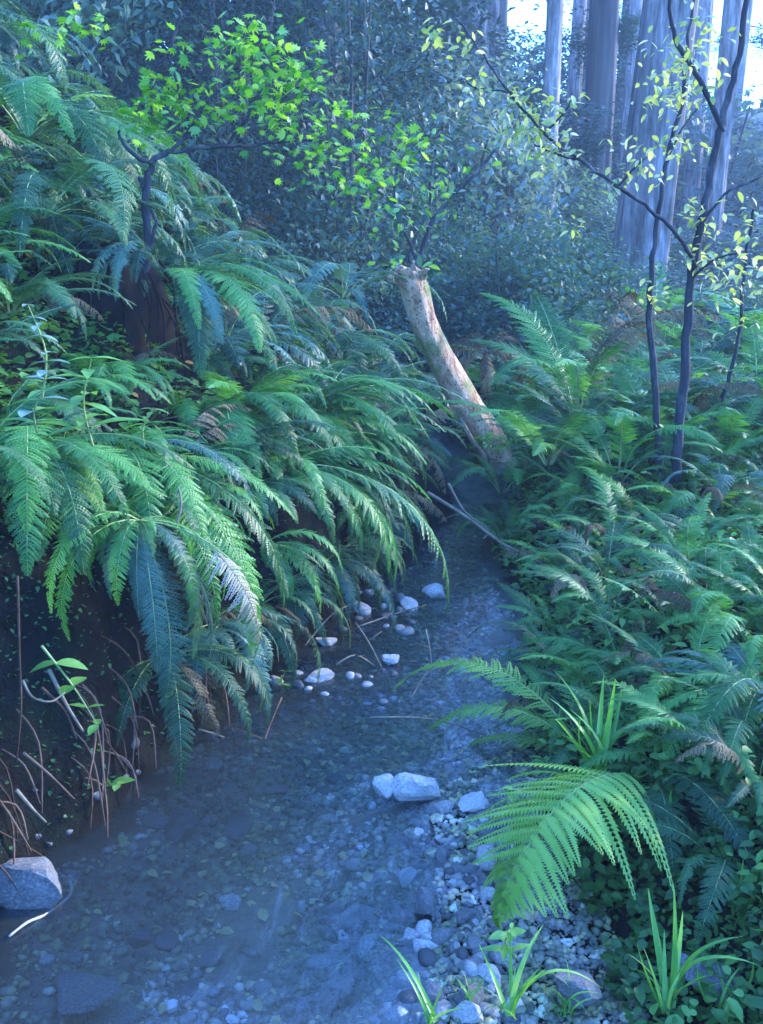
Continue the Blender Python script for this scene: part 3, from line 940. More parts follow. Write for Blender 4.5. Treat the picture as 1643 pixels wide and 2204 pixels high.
Ym = 4.65
tree_from_px('sapling_tree', 'crooked dark sapling with lime green leaves growing on the dark stump', 'tree',
    [([(312, 600, Ym), (318, 500, Ym), (312, 420, Ym), (330, 350, Ym), (370, 325, Ym)], 18, 12),
     ([(370, 325, Ym), (430, 318, Ym + .05), (500, 316, Ym + .1), (560, 310, Ym + .2), (640, 300, Ym + .3), (720, 310, Ym + .4), (800, 350, Ym + .5)], 10, 4),
     ([(370, 325, Ym), (410, 280, Ym), (440, 225, Ym), (520, 150, Ym)], 9, 4),
     ([(330, 350, Ym), (300, 340, Ym - .1), (262, 300, Ym - .1), (258, 280, Ym - .1)], 10, 5),
     ([(310, 560, Ym), (335, 480, Ym), (305, 400, Ym), (300, 380, Ym)], 9, 5),
     ([(490, 316, Ym + .1), (540, 240, Ym + .1), (590, 170, Ym + .2), (610, 90, Ym + .2)], 8, 3),
     ([(360, 120, Ym), (375, 70, Ym), (390, 30, Ym)], 8, 6),
     ([(410, 280, Ym), (362, 120, Ym)], 6, 6),
     ([(640, 300, Ym + .3), (600, 250, Ym + .3), (620, 200, Ym + .2)], 5, 3)],
    M['sapling'],
    [(330, 190, Ym, 26, .8), (360, 225, Ym, 34, 1), (320, 260, Ym, 26, .6), (430, 215, Ym, 40, 1.1), (520, 190, Ym, 42, 1.2), (540, 120, Ym, 40, 1.2),
     (600, 140, Ym + .1, 45, 1.3), (640, 170, Ym + .1, 35, 1), (610, 210, Ym + .1, 40, .9), (520, 80, Ym, 28, .7), (370, 265, Ym, 30, .5), (620, 280, Ym + .2, 40, .8),
     (660, 320, Ym + .3, 36, .8), (740, 320, Ym + .3, 36, .8), (830, 350, Ym + .4, 40, 1.0), (880, 300, Ym + .4, 30, .7), (770, 400, Ym + .4, 32, .7), (720, 380, Ym + .4, 30, .4),
     (150, 55, Ym, 22, .5), (220, 60, Ym, 18, .4), (380, 110, Ym, 30, .35), (60, 50, Ym, 14, .25), (700, 235, Ym + .3, 30, .4), (760, 240, Ym + .3, 24, .3), (70, 100, Ym, 20, .15)],
    MAPLE, .045, 900, 5, leafmix=[MAPLE, MAPLE, leaf_shape('leaf', [M['nettle']], kind='maple')])

# shrub with smaller leaves standing behind the broken trunk top
tree_from_px('leafy_shrub', 'small leaved shrub growing just behind the broken top of the leaning trunk', 'shrub',
    [([(880, 640, 6.3), (900, 560, 6.3), (930, 480, 6.3), (960, 440, 6.3), (1010, 390, 6.3), (1070, 320, 6.3)], 12, 5),
     ([(900, 560, 6.3), (870, 500, 6.3), (850, 420, 6.3), (860, 340, 6.3)], 8, 4),
     ([(930, 480, 6.3), (925, 400, 6.3), (940, 320, 6.3)], 7, 3)],
    M['sapling'],
    [(880, 480, 6.3, 40, 1), (860, 420, 6.3, 40, 1), (930, 450, 6.3, 30, .8), (910, 370, 6.3, 40, .8), (1000, 340, 6.3, 40, .7), (870, 560, 6.3, 30, .5), (960, 300, 6.3, 40, .5), (820, 470, 6.3, 36, .6), (855, 575, 5.6, 16, .22), (925, 575, 5.6, 18, .25)],
    MAPLE3, .06, 280, 6, leafmix=[MAPLE3, MAPLE3, leaf_shape('leaf', [M['nettle']], Wd=.6)])

# ------------------------------------------------------------------ leaning dead trunk
def dead_trunk():
    Yb, Yt = 6.05, 5.7
    pts = [(1078, 1010, Yb), (1047, 938, Yb), (1012, 885, 6.0), (985, 835, 5.95), (945, 765, 5.9), (912, 692, 5.8), (893, 625, 5.75), (875, 592, 5.7)]
    rad_px = [42, 38, 34, 31, 28, 27, 30, 24]
    base = px(*pts[0])
    t = thing('leaning_dead_tree', 'leaning broken tree trunk with pinkish tan bark above the stream', 'dead tree', base)
    P = [px(*p) - base for p in pts]
    S = spline(P, 7); n = len(S)
    rp = np.interp(np.linspace(0, 7, n), range(8), rad_px)
    ns = 28
    V, Q = [], []
    rr = random.Random(9)
    prev = None
    for i in range(n):
        tg = (S[min(i + 1, n - 1)] - S[max(i - 1, 0)]).normalized()
        a = tg.cross(Vector((0, 1, 0))).normalized() if prev is None else (prev - tg * prev.dot(tg)).normalized()
        prev = a; b = tg.cross(a)
        rad = rp[i] * 5.9 / FPX
        for j in range(ns):
            th = 2 * pi * j / ns
            f = 1 + .06 * sin(3 * th + 2 + i * .05) + .04 * sin(7 * th - i * .12) + rr.uniform(-.02, .02)
            off = tg * (rr.uniform(-.02, .05) if i == n - 1 else 0)
            V.append(S[i] + (a * cos(th) + b * sin(th)) * rad * f + off)
    for i in range(n - 1):
        for j in range(ns):
            Q.append((i * ns + j, i * ns + (j + 1) % ns, (i + 1) * ns + (j + 1) % ns, (i + 1) * ns + j))
    V.append(S[-1] - (S[-1] - S[-3]).normalized() * .05)
    T = [(len(V) - 1, (n - 1) * ns + j, (n - 1) * ns + (j + 1) % ns) for j in range(ns)]
    g = Geo(); g.add([tuple(v) for v in V], T, Q)
    link('trunk', g.mesh('trunk', [M['dead_trunk']]), t)
    # splinters at the broken top
    for (u0, v0, u1, v1, w_) in [(872, 612, 836, 596, 11), (880, 605, 862, 572, 16), (896, 606, 900, 582, 16), (902, 616, 922, 578, 9), (866, 596, 846, 585, 8), (888, 600, 880, 578, 14), (908, 600, 916, 578, 8)]:
        g = Geo()
        a, b = px(u0, v0, 5.74) - base, px(u1, v1, 5.68) - base
        m1 = a.lerp(b, .45) + Vector((rr.uniform(-.012, .012), 0, rr.uniform(-.01, .012)))
        m2 = a.lerp(b, .8) + Vector((rr.uniform(-.012, .012), 0, rr.uniform(-.01, .012)))
        g.tube([a, m1, m2, b], [w_ * .0030, w_ * .0024, w_ * .0016, w_ * .0006], 7, rough=.3, seed=u0)
        link('splinter', g.mesh('splinter', [M['dead_trunk']]), t)
    # hooked root at the foot
    g = Geo()
    g.tube(spline([px(990, 900, 5.9) - base, px(1015, 945, 5.86) - base, px(1042, 982, 5.84) - base, px(1040, 1005, 5.84) - base, px(1020, 1016, 5.82) - base, px(990, 1008, 5.84) - base], 5), [.014] * 20 + [.013, .011, .010, .008, .006, .005], 7, rough=.12)
    link('root', g.mesh('root', [M['twig']]), t)
    # moss on the foot
    mm, _ = leaf_cloud('moss', [M['cover']], 500, .12, .05, .022, 20, seed=8)
    o = link('moss', mm, t, 'stuff'); o.location = px(1058, 950, 5.92) - base
    return t
dead_trunk()

# ------------------------------------------------------------------ slim saplings at right, long diagonal branches
tree_from_px('sapling_tree', 'slim dark sapling leaning in front of the wide redwood, leftmost of three', 'tree',
    [([(1428, 1110, 5.0), (1420, 1000, 5.0), (1412, 850, 5.0), (1398, 700, 5.0), (1403, 580, 5.05), (1420, 450, 5.1), (1437, 340, 5.2), (1465, 230, 5.3), (1480, 100, 5.35), (1495, -20, 5.4)], 18, 6),
     ([(1437, 340, 5.2), (1480, 260, 5.2), (1520, 210, 5.2)], 6, 3)],
    M['sapling'], [(1440, 210, 5.2, 30, .6), (1460, 320, 5.2, 20, .5), (1400, 640, 5.0, 16, .3), (1470, 130, 5.3, 40, .6)], MAPLE2, .045, 170, 11)
tree_from_px('sapling_tree', 'thickest of three slim dark saplings at right, forking towards the top corner', 'tree',
    [([(1440, 1160, 4.9), (1452, 1040, 4.9), (1466, 900, 4.9), (1476, 760, 4.9), (1488, 600, 4.9), (1510, 480, 4.9), (1535, 360, 4.95), (1560, 240, 5), (1590, 120, 5), (1612, -20, 5)], 25, 12),
     ([(1556, 285, 4.98), (1520, 200, 4.98), (1480, 130, 5), (1450, 70, 5), (1438, -10, 5)], 12, 8),
     ([(1512, 480, 4.9), (1560, 420, 4.8), (1640, 380, 4.8)], 7, 4),
     ([(1488, 600, 4.9), (1540, 560, 4.8), (1600, 540, 4.8)], 6, 3)],
    M['sapling'], [(1500, 75, 5, 36, 1), (1470, 130, 5, 30, .7), (1540, 560, 4.8, 34, .8), (1580, 610, 4.8, 30, .8), (1500, 540, 4.9, 24, .5), (1460, 200, 5, 26, .7), (1500, 470, 4.9, 18, .4), (1590, 480, 4.8, 30, .5)], MAPLE2, .045, 300, 12)
tree_from_px('sapling_tree', 'thinnest slim sapling at far right, bending rightwards', 'tree',
    [([(1524, 1040, 5.6), (1530, 960, 5.6), (1545, 880, 5.6), (1572, 810, 5.6), (1590, 720, 5.6), (1600, 600, 5.6), (1622, 450, 5.6)], 12, 6)],
    M['sapling'], [(1595, 700, 5.6, 24, 1), (1600, 560, 5.6, 24, 1)], MAPLE2, .05, 24, 13)
tree_from_px('bowed_branch', 'long thin bare limb slanting down across the redwoods with pale yellow leaves', 'branch',
    [([(1500, 575, 4.85), (1460, 510, 4.8), (1400, 450, 4.75), (1330, 400, 4.7), (1250, 345, 4.65), (1170, 285, 4.6), (1100, 200, 4.6), (1040, 120, 4.6), (990, 50, 4.6)], 9, 4),
     ([(1250, 345, 4.65), (1200, 330, 4.6), (1150, 310, 4.6)], 5, 3),
     ([(1170, 285, 4.6), (1220, 240, 4.6), (1230, 200, 4.6)], 5, 3),
     ([(1330, 400, 4.7), (1380, 350, 4.7), (1400, 330, 4.7)], 5, 3),
     ([(1100, 200, 4.6), (1030, 190, 4.6), (1000, 170, 4.6)], 4, 3)],
    M['sapling'], [(1130, 270, 4.6, 26, 1.2), (1160, 320, 4.6, 30, 1.2), (1200, 300, 4.6, 24, .6), (1210, 225, 4.6, 26, 1), (1110, 215, 4.6, 20, .7), (1030, 180, 4.6, 24, .6), (945, 70, 4.6, 16, .5),
                   (1330, 390, 4.7, 24, .7), (1380, 345, 4.7, 20, .5), (1400, 360, 4.7, 20, .4), (1235, 485, 4.7, 12, .3), (1490, 450, 4.8, 16, .5), (1340, 300, 4.7, 20, .3), (1010, 100, 4.6, 20, .4)],
    MAPLE2, .045, 300, 14)

# ------------------------------------------------------------------ the stump's neighbours: hero ferns of the left bank
P = px
fern(P(380, 620, 4.5), 0, .6, 'fern spilling rightwards from the top of the dark stump', 'fern', 'n', seed=31, fronds=[
    (P(690, 680, 4.2), .16), (P(640, 720, 4.1), .28), (P(600, 600, 4.6), .16), (P(560, 760, 4.0), .28), (P(480, 740, 4.0), .28, 'blue'), (P(650, 640, 4.5), .28), (P(540, 560, 4.8), .16), (P(430, 780, 4.0), .28, 'dark')])
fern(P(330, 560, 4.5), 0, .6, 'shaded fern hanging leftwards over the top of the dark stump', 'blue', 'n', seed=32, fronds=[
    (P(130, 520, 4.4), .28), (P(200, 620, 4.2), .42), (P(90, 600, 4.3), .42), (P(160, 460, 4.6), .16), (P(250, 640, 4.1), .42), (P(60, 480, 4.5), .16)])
fern(P(90, 470, 4.5), 9, .7, 'fern high at the left edge above the dark stump', 'dark', 'n', seed=33, az=(-150, 60), rise=(-.2, .5), slope=.4)
fern(P(60, 300, 5.2), 9, .9, 'long arching fern at the upper left edge', 'fern', 'n', seed=34, az=(-120, 40), rise=(-.3, .3), slope=.5, fronds=[
    (P(300, 380, 5.0), .16), (P(250, 210, 5.3), .16, 'lime'), (P(380, 440, 4.8), .28)])
fern(P(640, 900, 4.5), 0, .8, 'long fronded fern reaching right towards the leaning dead trunk', 'fern', 'n', seed=35, fronds=[
    (P(1000, 860, 4.6), .16), (P(960, 930, 4.5), .16), (P(920, 1000, 4.4), .16), (P(840, 820, 4.8), .16), (P(760, 780, 4.9), .16), (P(900, 880, 4.3), .28), (P(980, 900, 5.0), .16), (P(680, 790, 4.9), .16), (P(860, 960, 4.2), .28)])
fern(P(600, 1010, 3.9), 3, .5, 'broad bright fern over the stream in the centre of the picture', 'fern', 'n', seed=36, az=(90, 160), fronds=[
    (P(890, 1210, 3.9), .28), (P(840, 1130, 4.0), .16), (P(930, 1080, 4.1), .16), (P(900, 1020, 4.1), .16), (P(780, 1190, 3.7), .28), (P(850, 1250, 3.8), .28), (P(680, 970, 3.9), .06), (P(760, 930, 4.1), .16), (P(720, 1170, 3.6), .28), (P(960, 1330, 3.9), .28, 'dark')])
fern(P(470, 900, 4.1), 0, .6, 'arching fern right of the dark stump with sunless blue tips', 'fern', 'n', seed=37, fronds=[
    (P(640, 1000, 3.7), .42), (P(560, 1050, 3.6), .28), (P(700, 920, 4.0), .28), (P(600, 850, 4.2), .16), (P(420, 1010, 3.7), .28), (P(500, 1080, 3.6), .42), (P(720, 980, 3.8), .28)])
fern(P(250, 1000, 3.3), 0, .7, 'large fern crowning the left bank with fronds drooping over the dark earth', 'fern', 'n', seed=38, fronds=[
    (P(550, 1080, 3.1), .28, 'blue'), (P(540, 1410, 3.0), .28), (P(470, 1340, 2.9), .28), (P(640, 1120, 3.2), .16), (P(440, 1180, 2.9), .28), (P(330, 1180, 2.8), .28), (P(420, 930, 3.4), .16), (P(150, 1120, 2.8), .28), (P(400, 1070, 3.0), .16)])
fern(P(60, 980, 2.9), 0, .7, 'fern at the left edge arching over broad pale leaves', 'fern', 'n', seed=39, fronds=[
    (P(350, 930, 3.0), .28), (P(330, 1060, 2.7), .16), (P(230, 960, 3.1), .28), (P(420, 1010, 2.9), .16), (P(180, 1230, 2.5), .28), (P(60, 1240, 2.4), .28), (P(-40, 1080, 2.5), .16), (P(280, 1130, 2.6), .28), (P(-30, 950, 2.7), .16), (P(120, 1110, 2.5), .16)])
f40 = fern(P(300, 1120, 2.75), 0, .7, 'fern with one dead tan frond, whose bluish fronds hang down in front of the dark cut bank', 'fern', 'n', seed=40, fronds=[
    (P(350, 1520, 2.7), .16, 'blue'), (P(540, 1440, 2.75), .28, 'fern'), (P(450, 1420, 2.75), .16, 'blue'), (P(110, 1320, 2.45), .42), (P(300, 1330, 2.6), .16, 'blue'), (P(150, 1380, 2.5), .42), (P(480, 1290, 2.8), .28), (P(240, 1290, 2.6), .28, 'blue'), (P(330, 1200, 2.6), .16), (P(400, 1360, 2.7), .28, 'blue')])
fern(P(560, 1180, 3.4), 0, .4, 'small lime tipped fern on the bank lip beside the dead tan frond', 'fern', 'n', seed=41, fronds=[
    (P(730, 1270, 3.3), .28), (P(690, 1320, 3.3), .28), (P(620, 1290, 3.2), .16), (P(700, 1230, 3.4), .16)])
dead = frond_mesh('frond', .16, .20, [M['fern_dead'], M['twig']], 20, 8, 70, droop=.7, stipe=.02, shape='sword')
o = place_frond(f40, P(300, 1120, 2.75), P(462, 1185, 2.5), P(556, 1385, 2.47), dead, .3)
o['label'] = 'dead tan frond curling down'
# the loose rib of a dead frond among the left ferns
fern(P(1240, 900, 5.6), 9, .7, 'pale green fern right of the foot of the leaning dead trunk', 'fern', 'n', seed=42, rise=(.3, .9))
fern(P(1180, 1000, 5.2), 9, .6, 'fern beside the stream below the leaning dead trunk', 'fern', 'n', seed=43, rise=(.2, .7))
fern(P(1330, 1040, 5.0), 9, .55, 'fern just left of the slim saplings', 'fern', 'n', seed=44, rise=(.2, .7))
fern(P(1560, 1080, 4.7), 8, .5, 'arching fern behind the feet of the slim saplings', 'blue', 'n', seed=45, rise=(-.1, .4))
fern(P(1080, 1060, 5.6), 8, .45, 'small fern at the foot of the leaning dead trunk', 'fern', 'n', seed=46, rise=(.1, .5))
fern(P(1380, 950, 6.0), 9, .65, 'upright fern in front of the widest redwood', 'fern', 'n', seed=47, rise=(.5, 1))
fern(P(860, 980, 5.6), 8, .55, 'shaded fern under the leaning dead trunk', 'dark', 'n', seed=48, rise=(.1, .5))
fern(P(740, 640, 6.0), 8, .6, 'bluish drooping fern beside the broken trunk top', 'blue', 'n', seed=49, rise=(-.3, .3))

mats_dead = frond_mesh('frond', .42, .15, [M['fern_dead_dark'], M['root']], 20, 5, 71, droop=.8)
t = thing('dead_fern_clump', 'brown withered fern clump behind the middle of the leaning dead trunk', 'fern', px(1050, 760, 7.3))
lc = px(1050, 760, 7.3)
for k in range(26):
    a = rnd.uniform(0, 6.28); l = rnd.uniform(.2, .42)
    place_frond(t, lc, lc, lc + Vector((cos(a) * l * .8, sin(a) * l * .6, rnd.uniform(-.45, .1))), mats_dead, rnd.uniform(-.4, .4))
# right bank
fern(P(1265, 1640, 2.8), 0, .6, 'fern with a long frond reaching left over the water from the right bank', 'fern', 'n', seed=50, fronds=[
    (P(845, 1485, 3.2), .28, 'lime'), (P(1060, 1570, 2.9), .28), (P(1150, 1700, 2.6), .28, 'dark'), (P(1120, 1500, 3.2), .28, 'dark'), (P(1230, 1380, 3.3), .16), (P(1390, 1560, 2.6), .28)])
fern(P(1480, 1560, 2.9), 0, .6, 'large fern on the right bank with combed bluish fronds', 'fern', 'n', seed=51, fronds=[
    (P(1290, 1420, 3.2), .16, 'blue'), (P(1400, 1360, 3.3), .16), (P(1590, 1340, 3.1), .16, 'blue'), (P(1640, 1450, 2.9), .16), (P(1330, 1700, 2.5), .28), (P(1150, 1440, 3.2), .28), (P(1640, 1640, 2.6), .28), (P(1500, 1750, 2.4), .28), (P(1270, 1560, 2.7), .28)])
fern(P(1440, 1700, 2.55), 0, .5, 'fern with a yellow green arched frond between the tall blades', 'fern', 'n', seed=55, fronds=[
    (P(1275, 1470, 2.75), .42, 'lime'), (P(1600, 1560, 2.5), .28), (P(1590, 1700, 2.3), .28), (P(1350, 1600, 2.4), .28), (P(1240, 1660, 2.45), .28), (P(1480, 1500, 2.7), .16), (P(1530, 1640, 2.3), .16), (P(1640, 1780, 2.2), .16), (P(1380, 1520, 2.6), .16)])
fern(P(1640, 1500, 2.6), 0, .6, 'fern at the right edge with wide spread pinnae', 'blue', 'n', seed=52, fronds=[
    (P(1350, 1440, 2.8), .16), (P(1380, 1560, 2.5), .16, 'fern'), (P(1420, 1660, 2.4), .28, 'fern'), (P(1500, 1380, 3.0), .16), (P(1700, 1750, 2.1), .28), (P(1560, 1800, 2.2), .28, 'fern'), (P(1500, 1600, 2.3), .28, 'fern')])
fern(P(1600, 1290, 3.9), 0, .6, 'pale fern arching at the right edge above the combed fern', 'fern', 'n', seed=53, fronds=[
    (P(1420, 1300, 3.8), .28), (P(1330, 1360, 3.7), .28), (P(1500, 1380, 3.5), .28), (P(1680, 1380, 3.5), .28), (P(1640, 1200, 4.2), .16)])
fern(P(1300, 1330, 3.9), 11, .42, 'small fern on the right bank beside the dark water', 'dark', 'n', seed=54, rise=(.1, .6))
fern(P(1200, 1450, 3.3), 9, .32, 'small shaded fern overhanging the right bank where the water is dark', 'dark', 'n', seed=56, rise=(0, .5))
fern(P(1420, 1420, 3.5), 10, .42, 'fern filling the right bank above the combed fronds', 'fern', 'n', seed=57, rise=(.1, .5))
fern(P(1560, 1870, 2.15), 9, .34, 'low dark fern at the right edge below the great lime frond', 'dark', 'n', seed=58, rise=(0, .4))
fern(P(1180, 1790, 2.6), 7, .2, 'small dark fern on the gravel edge behind the great lime frond', 'dark', 'n', seed=59, rise=(0, .5))
for k, (u_, v_, Y_, R_, ky, w_) in enumerate([(1560, 1480, 3.1, .38, 'fern', 'behind the combed bluish fronds'), (1340, 1500, 3.1, .34, 'fern', 'just left of the yellow green arched frond'), (1470, 1600, 2.75, .32, 'fern', 'in the middle of the near right bank'),
        (1600, 1640, 2.5, .34, 'fern', 'at the right edge level with the tall blades'), (1330, 1620, 2.75, .28, 'fern', 'around the foot of the tall yellow green blades'), (1520, 1730, 2.4, .28, 'fern', 'right above the great lime frond'),
        (1200, 1560, 3.0, .26, 'fern', 'at the water edge left of the tall blades'), (1620, 1760, 2.25, .26, 'dark', 'at the right edge above the bottom corner'), (1480, 1340, 3.6, .34, 'fern', 'below the pale arching fern'), (1240, 1280, 4.2, .3, 'fern', 'at the bend of the right bank')]):
    p_ = P(u_, v_, Y_)
    p_.z = max(min(p_.z, hz(p_.x, p_.y) + .18), hz(p_.x, p_.y) + .02)
    fern(p_, 12, R_, 'bright feathery fern ' + w_, ky, 'n', seed=70 + k, rise=(0, .6))
# the big lime frond in the foreground
big = frond_mesh('frond', .16, .57, [M['fern_lime'], M['rachis']], 19, 26, 5, droop=.42, shape='tri', stipe=.04)
lc = P(1400, 1700, 2.5)
t = thing('fern', 'lime green foreground fern with one great triangular frond over the gravel', 'fern', lc)
place_frond(t, lc, P(1345, 1665, 2.42), P(1072, 1978, 1.98), big, .12)
place_frond(t, lc, P(1300, 1720, 2.4), P(1085, 1682, 2.42), FR[('lime', 1, 0, 'n')], .35)
place_frond(t, lc, lc, P(1640, 1900, 2.0), FR[('dark', 2, 0, 'n')], .1)
place_frond(t, lc, lc, P(1450, 1900, 2.1), FR[('dark', 2, 1, 'n')], .1)
place_frond(t, lc, lc, P(1690, 1700, 2.3), FR[('fern', 2, 1, 'n')], .1)

# ------------------------------------------------------------------ broad leafed plants
NET = leaf_shape('leaf', [M['nettle']], Wd=.36, kind='nettle')
PAL = leaf_shape('leaf', [M['pale_leaf']], Wd=.5, kind='oval')
IVY = leaf_shape('leaf', [M['nettle']], Wd=.75, kind='oval')
def stalk_plant(label, base, top, n, L, meshes, sd_, cat='plant', name='leafy_plant', w_=.004, group=None):
    rr = random.Random(sd_)
    t = thing(name, label, cat, base, group)
    B, T_ = Vector((0, 0, 0)), top - base
    mid = B.lerp(T_, .5) + Vector((rr.uniform(-.03, .03), 0, 0))
    S = spline([B, mid, T_], 6)
    g = Geo(); g.tube(S, [w_ * (1 - .06 * i) for i in range(len(S))], 5)
    link('stem', g.mesh('stem', [M['rachis']]), t)
    for k in range(n):
        f = .25 + .75 * k / max(1, n - 1)
        p = S[min(int(f * (len(S) - 1)), len(S) - 1)]
        for q in range(2):
            a = k * 1.57 + q * pi + rr.uniform(-.3, .3)
            s = L * (1.15 - .65 * f) * rr.uniform(.85, 1.15)
            o = link('leaf', rr.choice(meshes), t)
            o.matrix_local = Matrix.LocRotScale(p, Euler((0, rr.uniform(-.35, .15), a)), Vector((s, s, s)))
    return t
stalk_plant('nettle like plant with bright pointed leaves at the left edge', P(200, 960, 2.5), P(198, 770, 2.42), 7, .14, [NET], 1)
stalk_plant('pale bare looking herb with small curled leaves at the left edge', P(90, 860, 2.55), P(60, 655, 2.5), 8, .065, [PAL], 2)
stalk_plant('low plant with wide glaucous leaves under the left edge nettle', P(80, 930, 2.4), P(95, 840, 2.35), 4, .12, [PAL, NET], 3)
stalk_plant('small bright leafed herb right of the left edge nettle', P(310, 960, 3.0), P(330, 880, 3.0), 5, .10, [NET], 4)
stalk_plant('trailing plant with teal leaves on the dark cut bank', P(90, 1390, 2.35), P(210, 1560, 2.35), 4, .075, [IVY, NET], 5)
stalk_plant('tiny leafy sprout at the water edge of the dark bank', P(225, 1690, 2.6), P(255, 1690, 2.55), 2, .07, [IVY], 6)
stalk_plant('little leafy sprout in the gravel beside the white rock', P(610, 1480, 3.45), P(615, 1445, 3.45), 3, .06, [NET], 7)
stalk_plant('bright leafy sprout under the tip of the great lime frond', P(1110, 2060, 1.85), P(1100, 2000, 1.85), 4, .06, [NET, IVY], 8)
stalk_plant('yellowish leafy sprout at the left end of the small lime frond', P(1130, 1830, 2.25), P(1105, 1700, 2.3), 5, .06, [NET, IVY], 9)

# ------------------------------------------------------------------ grass tufts
def blade_mesh(bow, sd_):
    rr = random.Random(sd_)
    n = 9
    V, Q = [], []
    for i in range(n + 1):
        t_ = i / n
        z = 4 * bow * t_ * (1 - t_)
        w_ = .028 * (1 - t_ ** 2.2) ** .8 + .0008
        tw = .5 * t_
        for k in (-1, 0, 1):
            V.append((t_, k * w_ * cos(tw), z + (abs(k) * .35 - .1) * w_ + k * w_ * sin(tw)))
    for i in range(n):
        for k in (0, 1):
            a = i * 3 + k
            Q.append((a, a + 3, a + 4, a + 1))
    return mesh_np('blade', V, np.array(Q), [M['grass']])
BL = [blade_mesh(b, i) for i, b in enumerate((.04, .12, .2, .3))]
def tuft(label, base, tips, extra=6, L=.25, sd_=0, name='grass_tuft', wid=1.0):
    rr = random.Random(sd_ + 90)
    t = thing(name, label, 'grass', base)
    for tip, b in tips:
        o = place_frond(t, base, base + Vector((rr.uniform(-.01, .01), rr.uniform(-.01, .01), 0)), tip, BL[b], rr.uniform(-.4, .4), 'blade', width=wid)
    for k in range(extra):
        a = rr.uniform(0, 6.28); l = L * rr.uniform(.5, 1)
        tip = base + Vector((cos(a) * l * .6, sin(a) * l * .6, l * rr.uniform(.4, 1)))
        place_frond(t, base, base + Vector((rr.uniform(-.02, .02), rr.uniform(-.02, .02), 0)), tip, BL[rr.randint(0, 3)], rr.uniform(-.4, .4), 'blade', width=wid)
    return t
tuft('tall yellow green blades standing amid the right bank ferns', P(1290, 1690, 2.5), [(P(1300, 1450, 2.6), 0), (P(1325, 1460, 2.55), 0), (P(1270, 1500, 2.6), 0), (P(1340, 1480, 2.6), 0), (P(1460, 1560, 2.6), 3), (P(1180, 1500, 2.6), 2), (P(1250, 1540, 2.5), 1), (P(1190, 1440, 2.8), 1)], 8, .24, 1, wid=1.15)
tuft('bright grass tuft above the great lime frond at right', P(1455, 1780, 2.35), [(P(1480, 1640, 2.4), 0), (P(1450, 1680, 2.4), 0), (P(1400, 1620, 2.4), 1), (P(1500, 1800, 2.2), 2), (P(1430, 1500, 2.6), 1), (P(1560, 1600, 2.4), 2)], 4, .2, 2, wid=1.3)
tuft('grass clump left of the bottom edge with one blue pale blade', P(930, 2200, 1.72), [(P(815, 2010, 1.9), 1), (P(850, 2060, 1.8), 1), (P(960, 2110, 1.75), 0), (P(900, 2090, 1.8), 0)], 2, .12, 3)
tuft('grass clump bending left at the bottom under the lime frond', P(1095, 2180, 1.72), [(P(1170, 1990, 1.85), 1), (P(1030, 2030, 1.85), 0), (P(1100, 1990, 1.8), 0), (P(1110, 2080, 1.8), 0), (P(1020, 2200, 1.7), 3), (P(1300, 2130, 1.75), 3)], 6, .13, 4, wid=1.1)
tuft('tallest bright grass clump at the bottom right corner', P(1440, 2170, 1.72), [(P(1450, 1900, 1.85), 0), (P(1395, 1910, 1.9), 0), (P(1600, 2015, 1.75), 2), (P(1430, 2000, 1.8), 0), (P(1470, 1960, 1.8), 0), (P(1340, 2080, 1.8), 2), (P(1640, 2080, 1.7), 3)], 6, .16, 5, wid=1.25)
tuft('short grass tuft on the right bank beside the dark water', P(1230, 1370, 3.7), [(P(1220, 1290, 3.75), 0), (P(1250, 1290, 3.7), 1), (P(1190, 1310, 3.7), 2)], 8, .2, 6)
tuft('grass tuft beneath the feet of the slim saplings', P(1490, 1260, 4.2), [(P(1480, 1180, 4.2), 0)], 9, .22, 7)
tuft('grass blades at the right edge beside the bottom corner', P(1590, 1990, 1.95), [(P(1600, 1850, 2.0), 0), (P(1575, 1880, 2.0), 0)], 3, .14, 8, wid=1.4)
tuft('grass tuft right of the bright tuft above the lime frond', P(1380, 1720, 2.5), [(P(1390, 1640, 2.5), 0), (P(1410, 1650, 2.5), 1)], 4, .16, 9, wid=1.2)

tuft('low grass tuft between the two bottom clumps', P(1210, 2190, 1.75), [(P(1140, 2110, 1.8), 2), (P(1300, 2140, 1.75), 3), (P(1230, 2080, 1.85), 1)], 7, .12, 10)
tuft('fine grass tuft on the gravel near the bottom edge', P(1010, 2160, 1.8), [(P(990, 2080, 1.85), 1)], 7, .10, 11)
tuft('grass tuft at the bottom right beside the grey slab', P(1560, 2180, 1.72), [(P(1620, 2050, 1.75), 2), (P(1540, 2060, 1.8), 1)], 7, .13, 12)

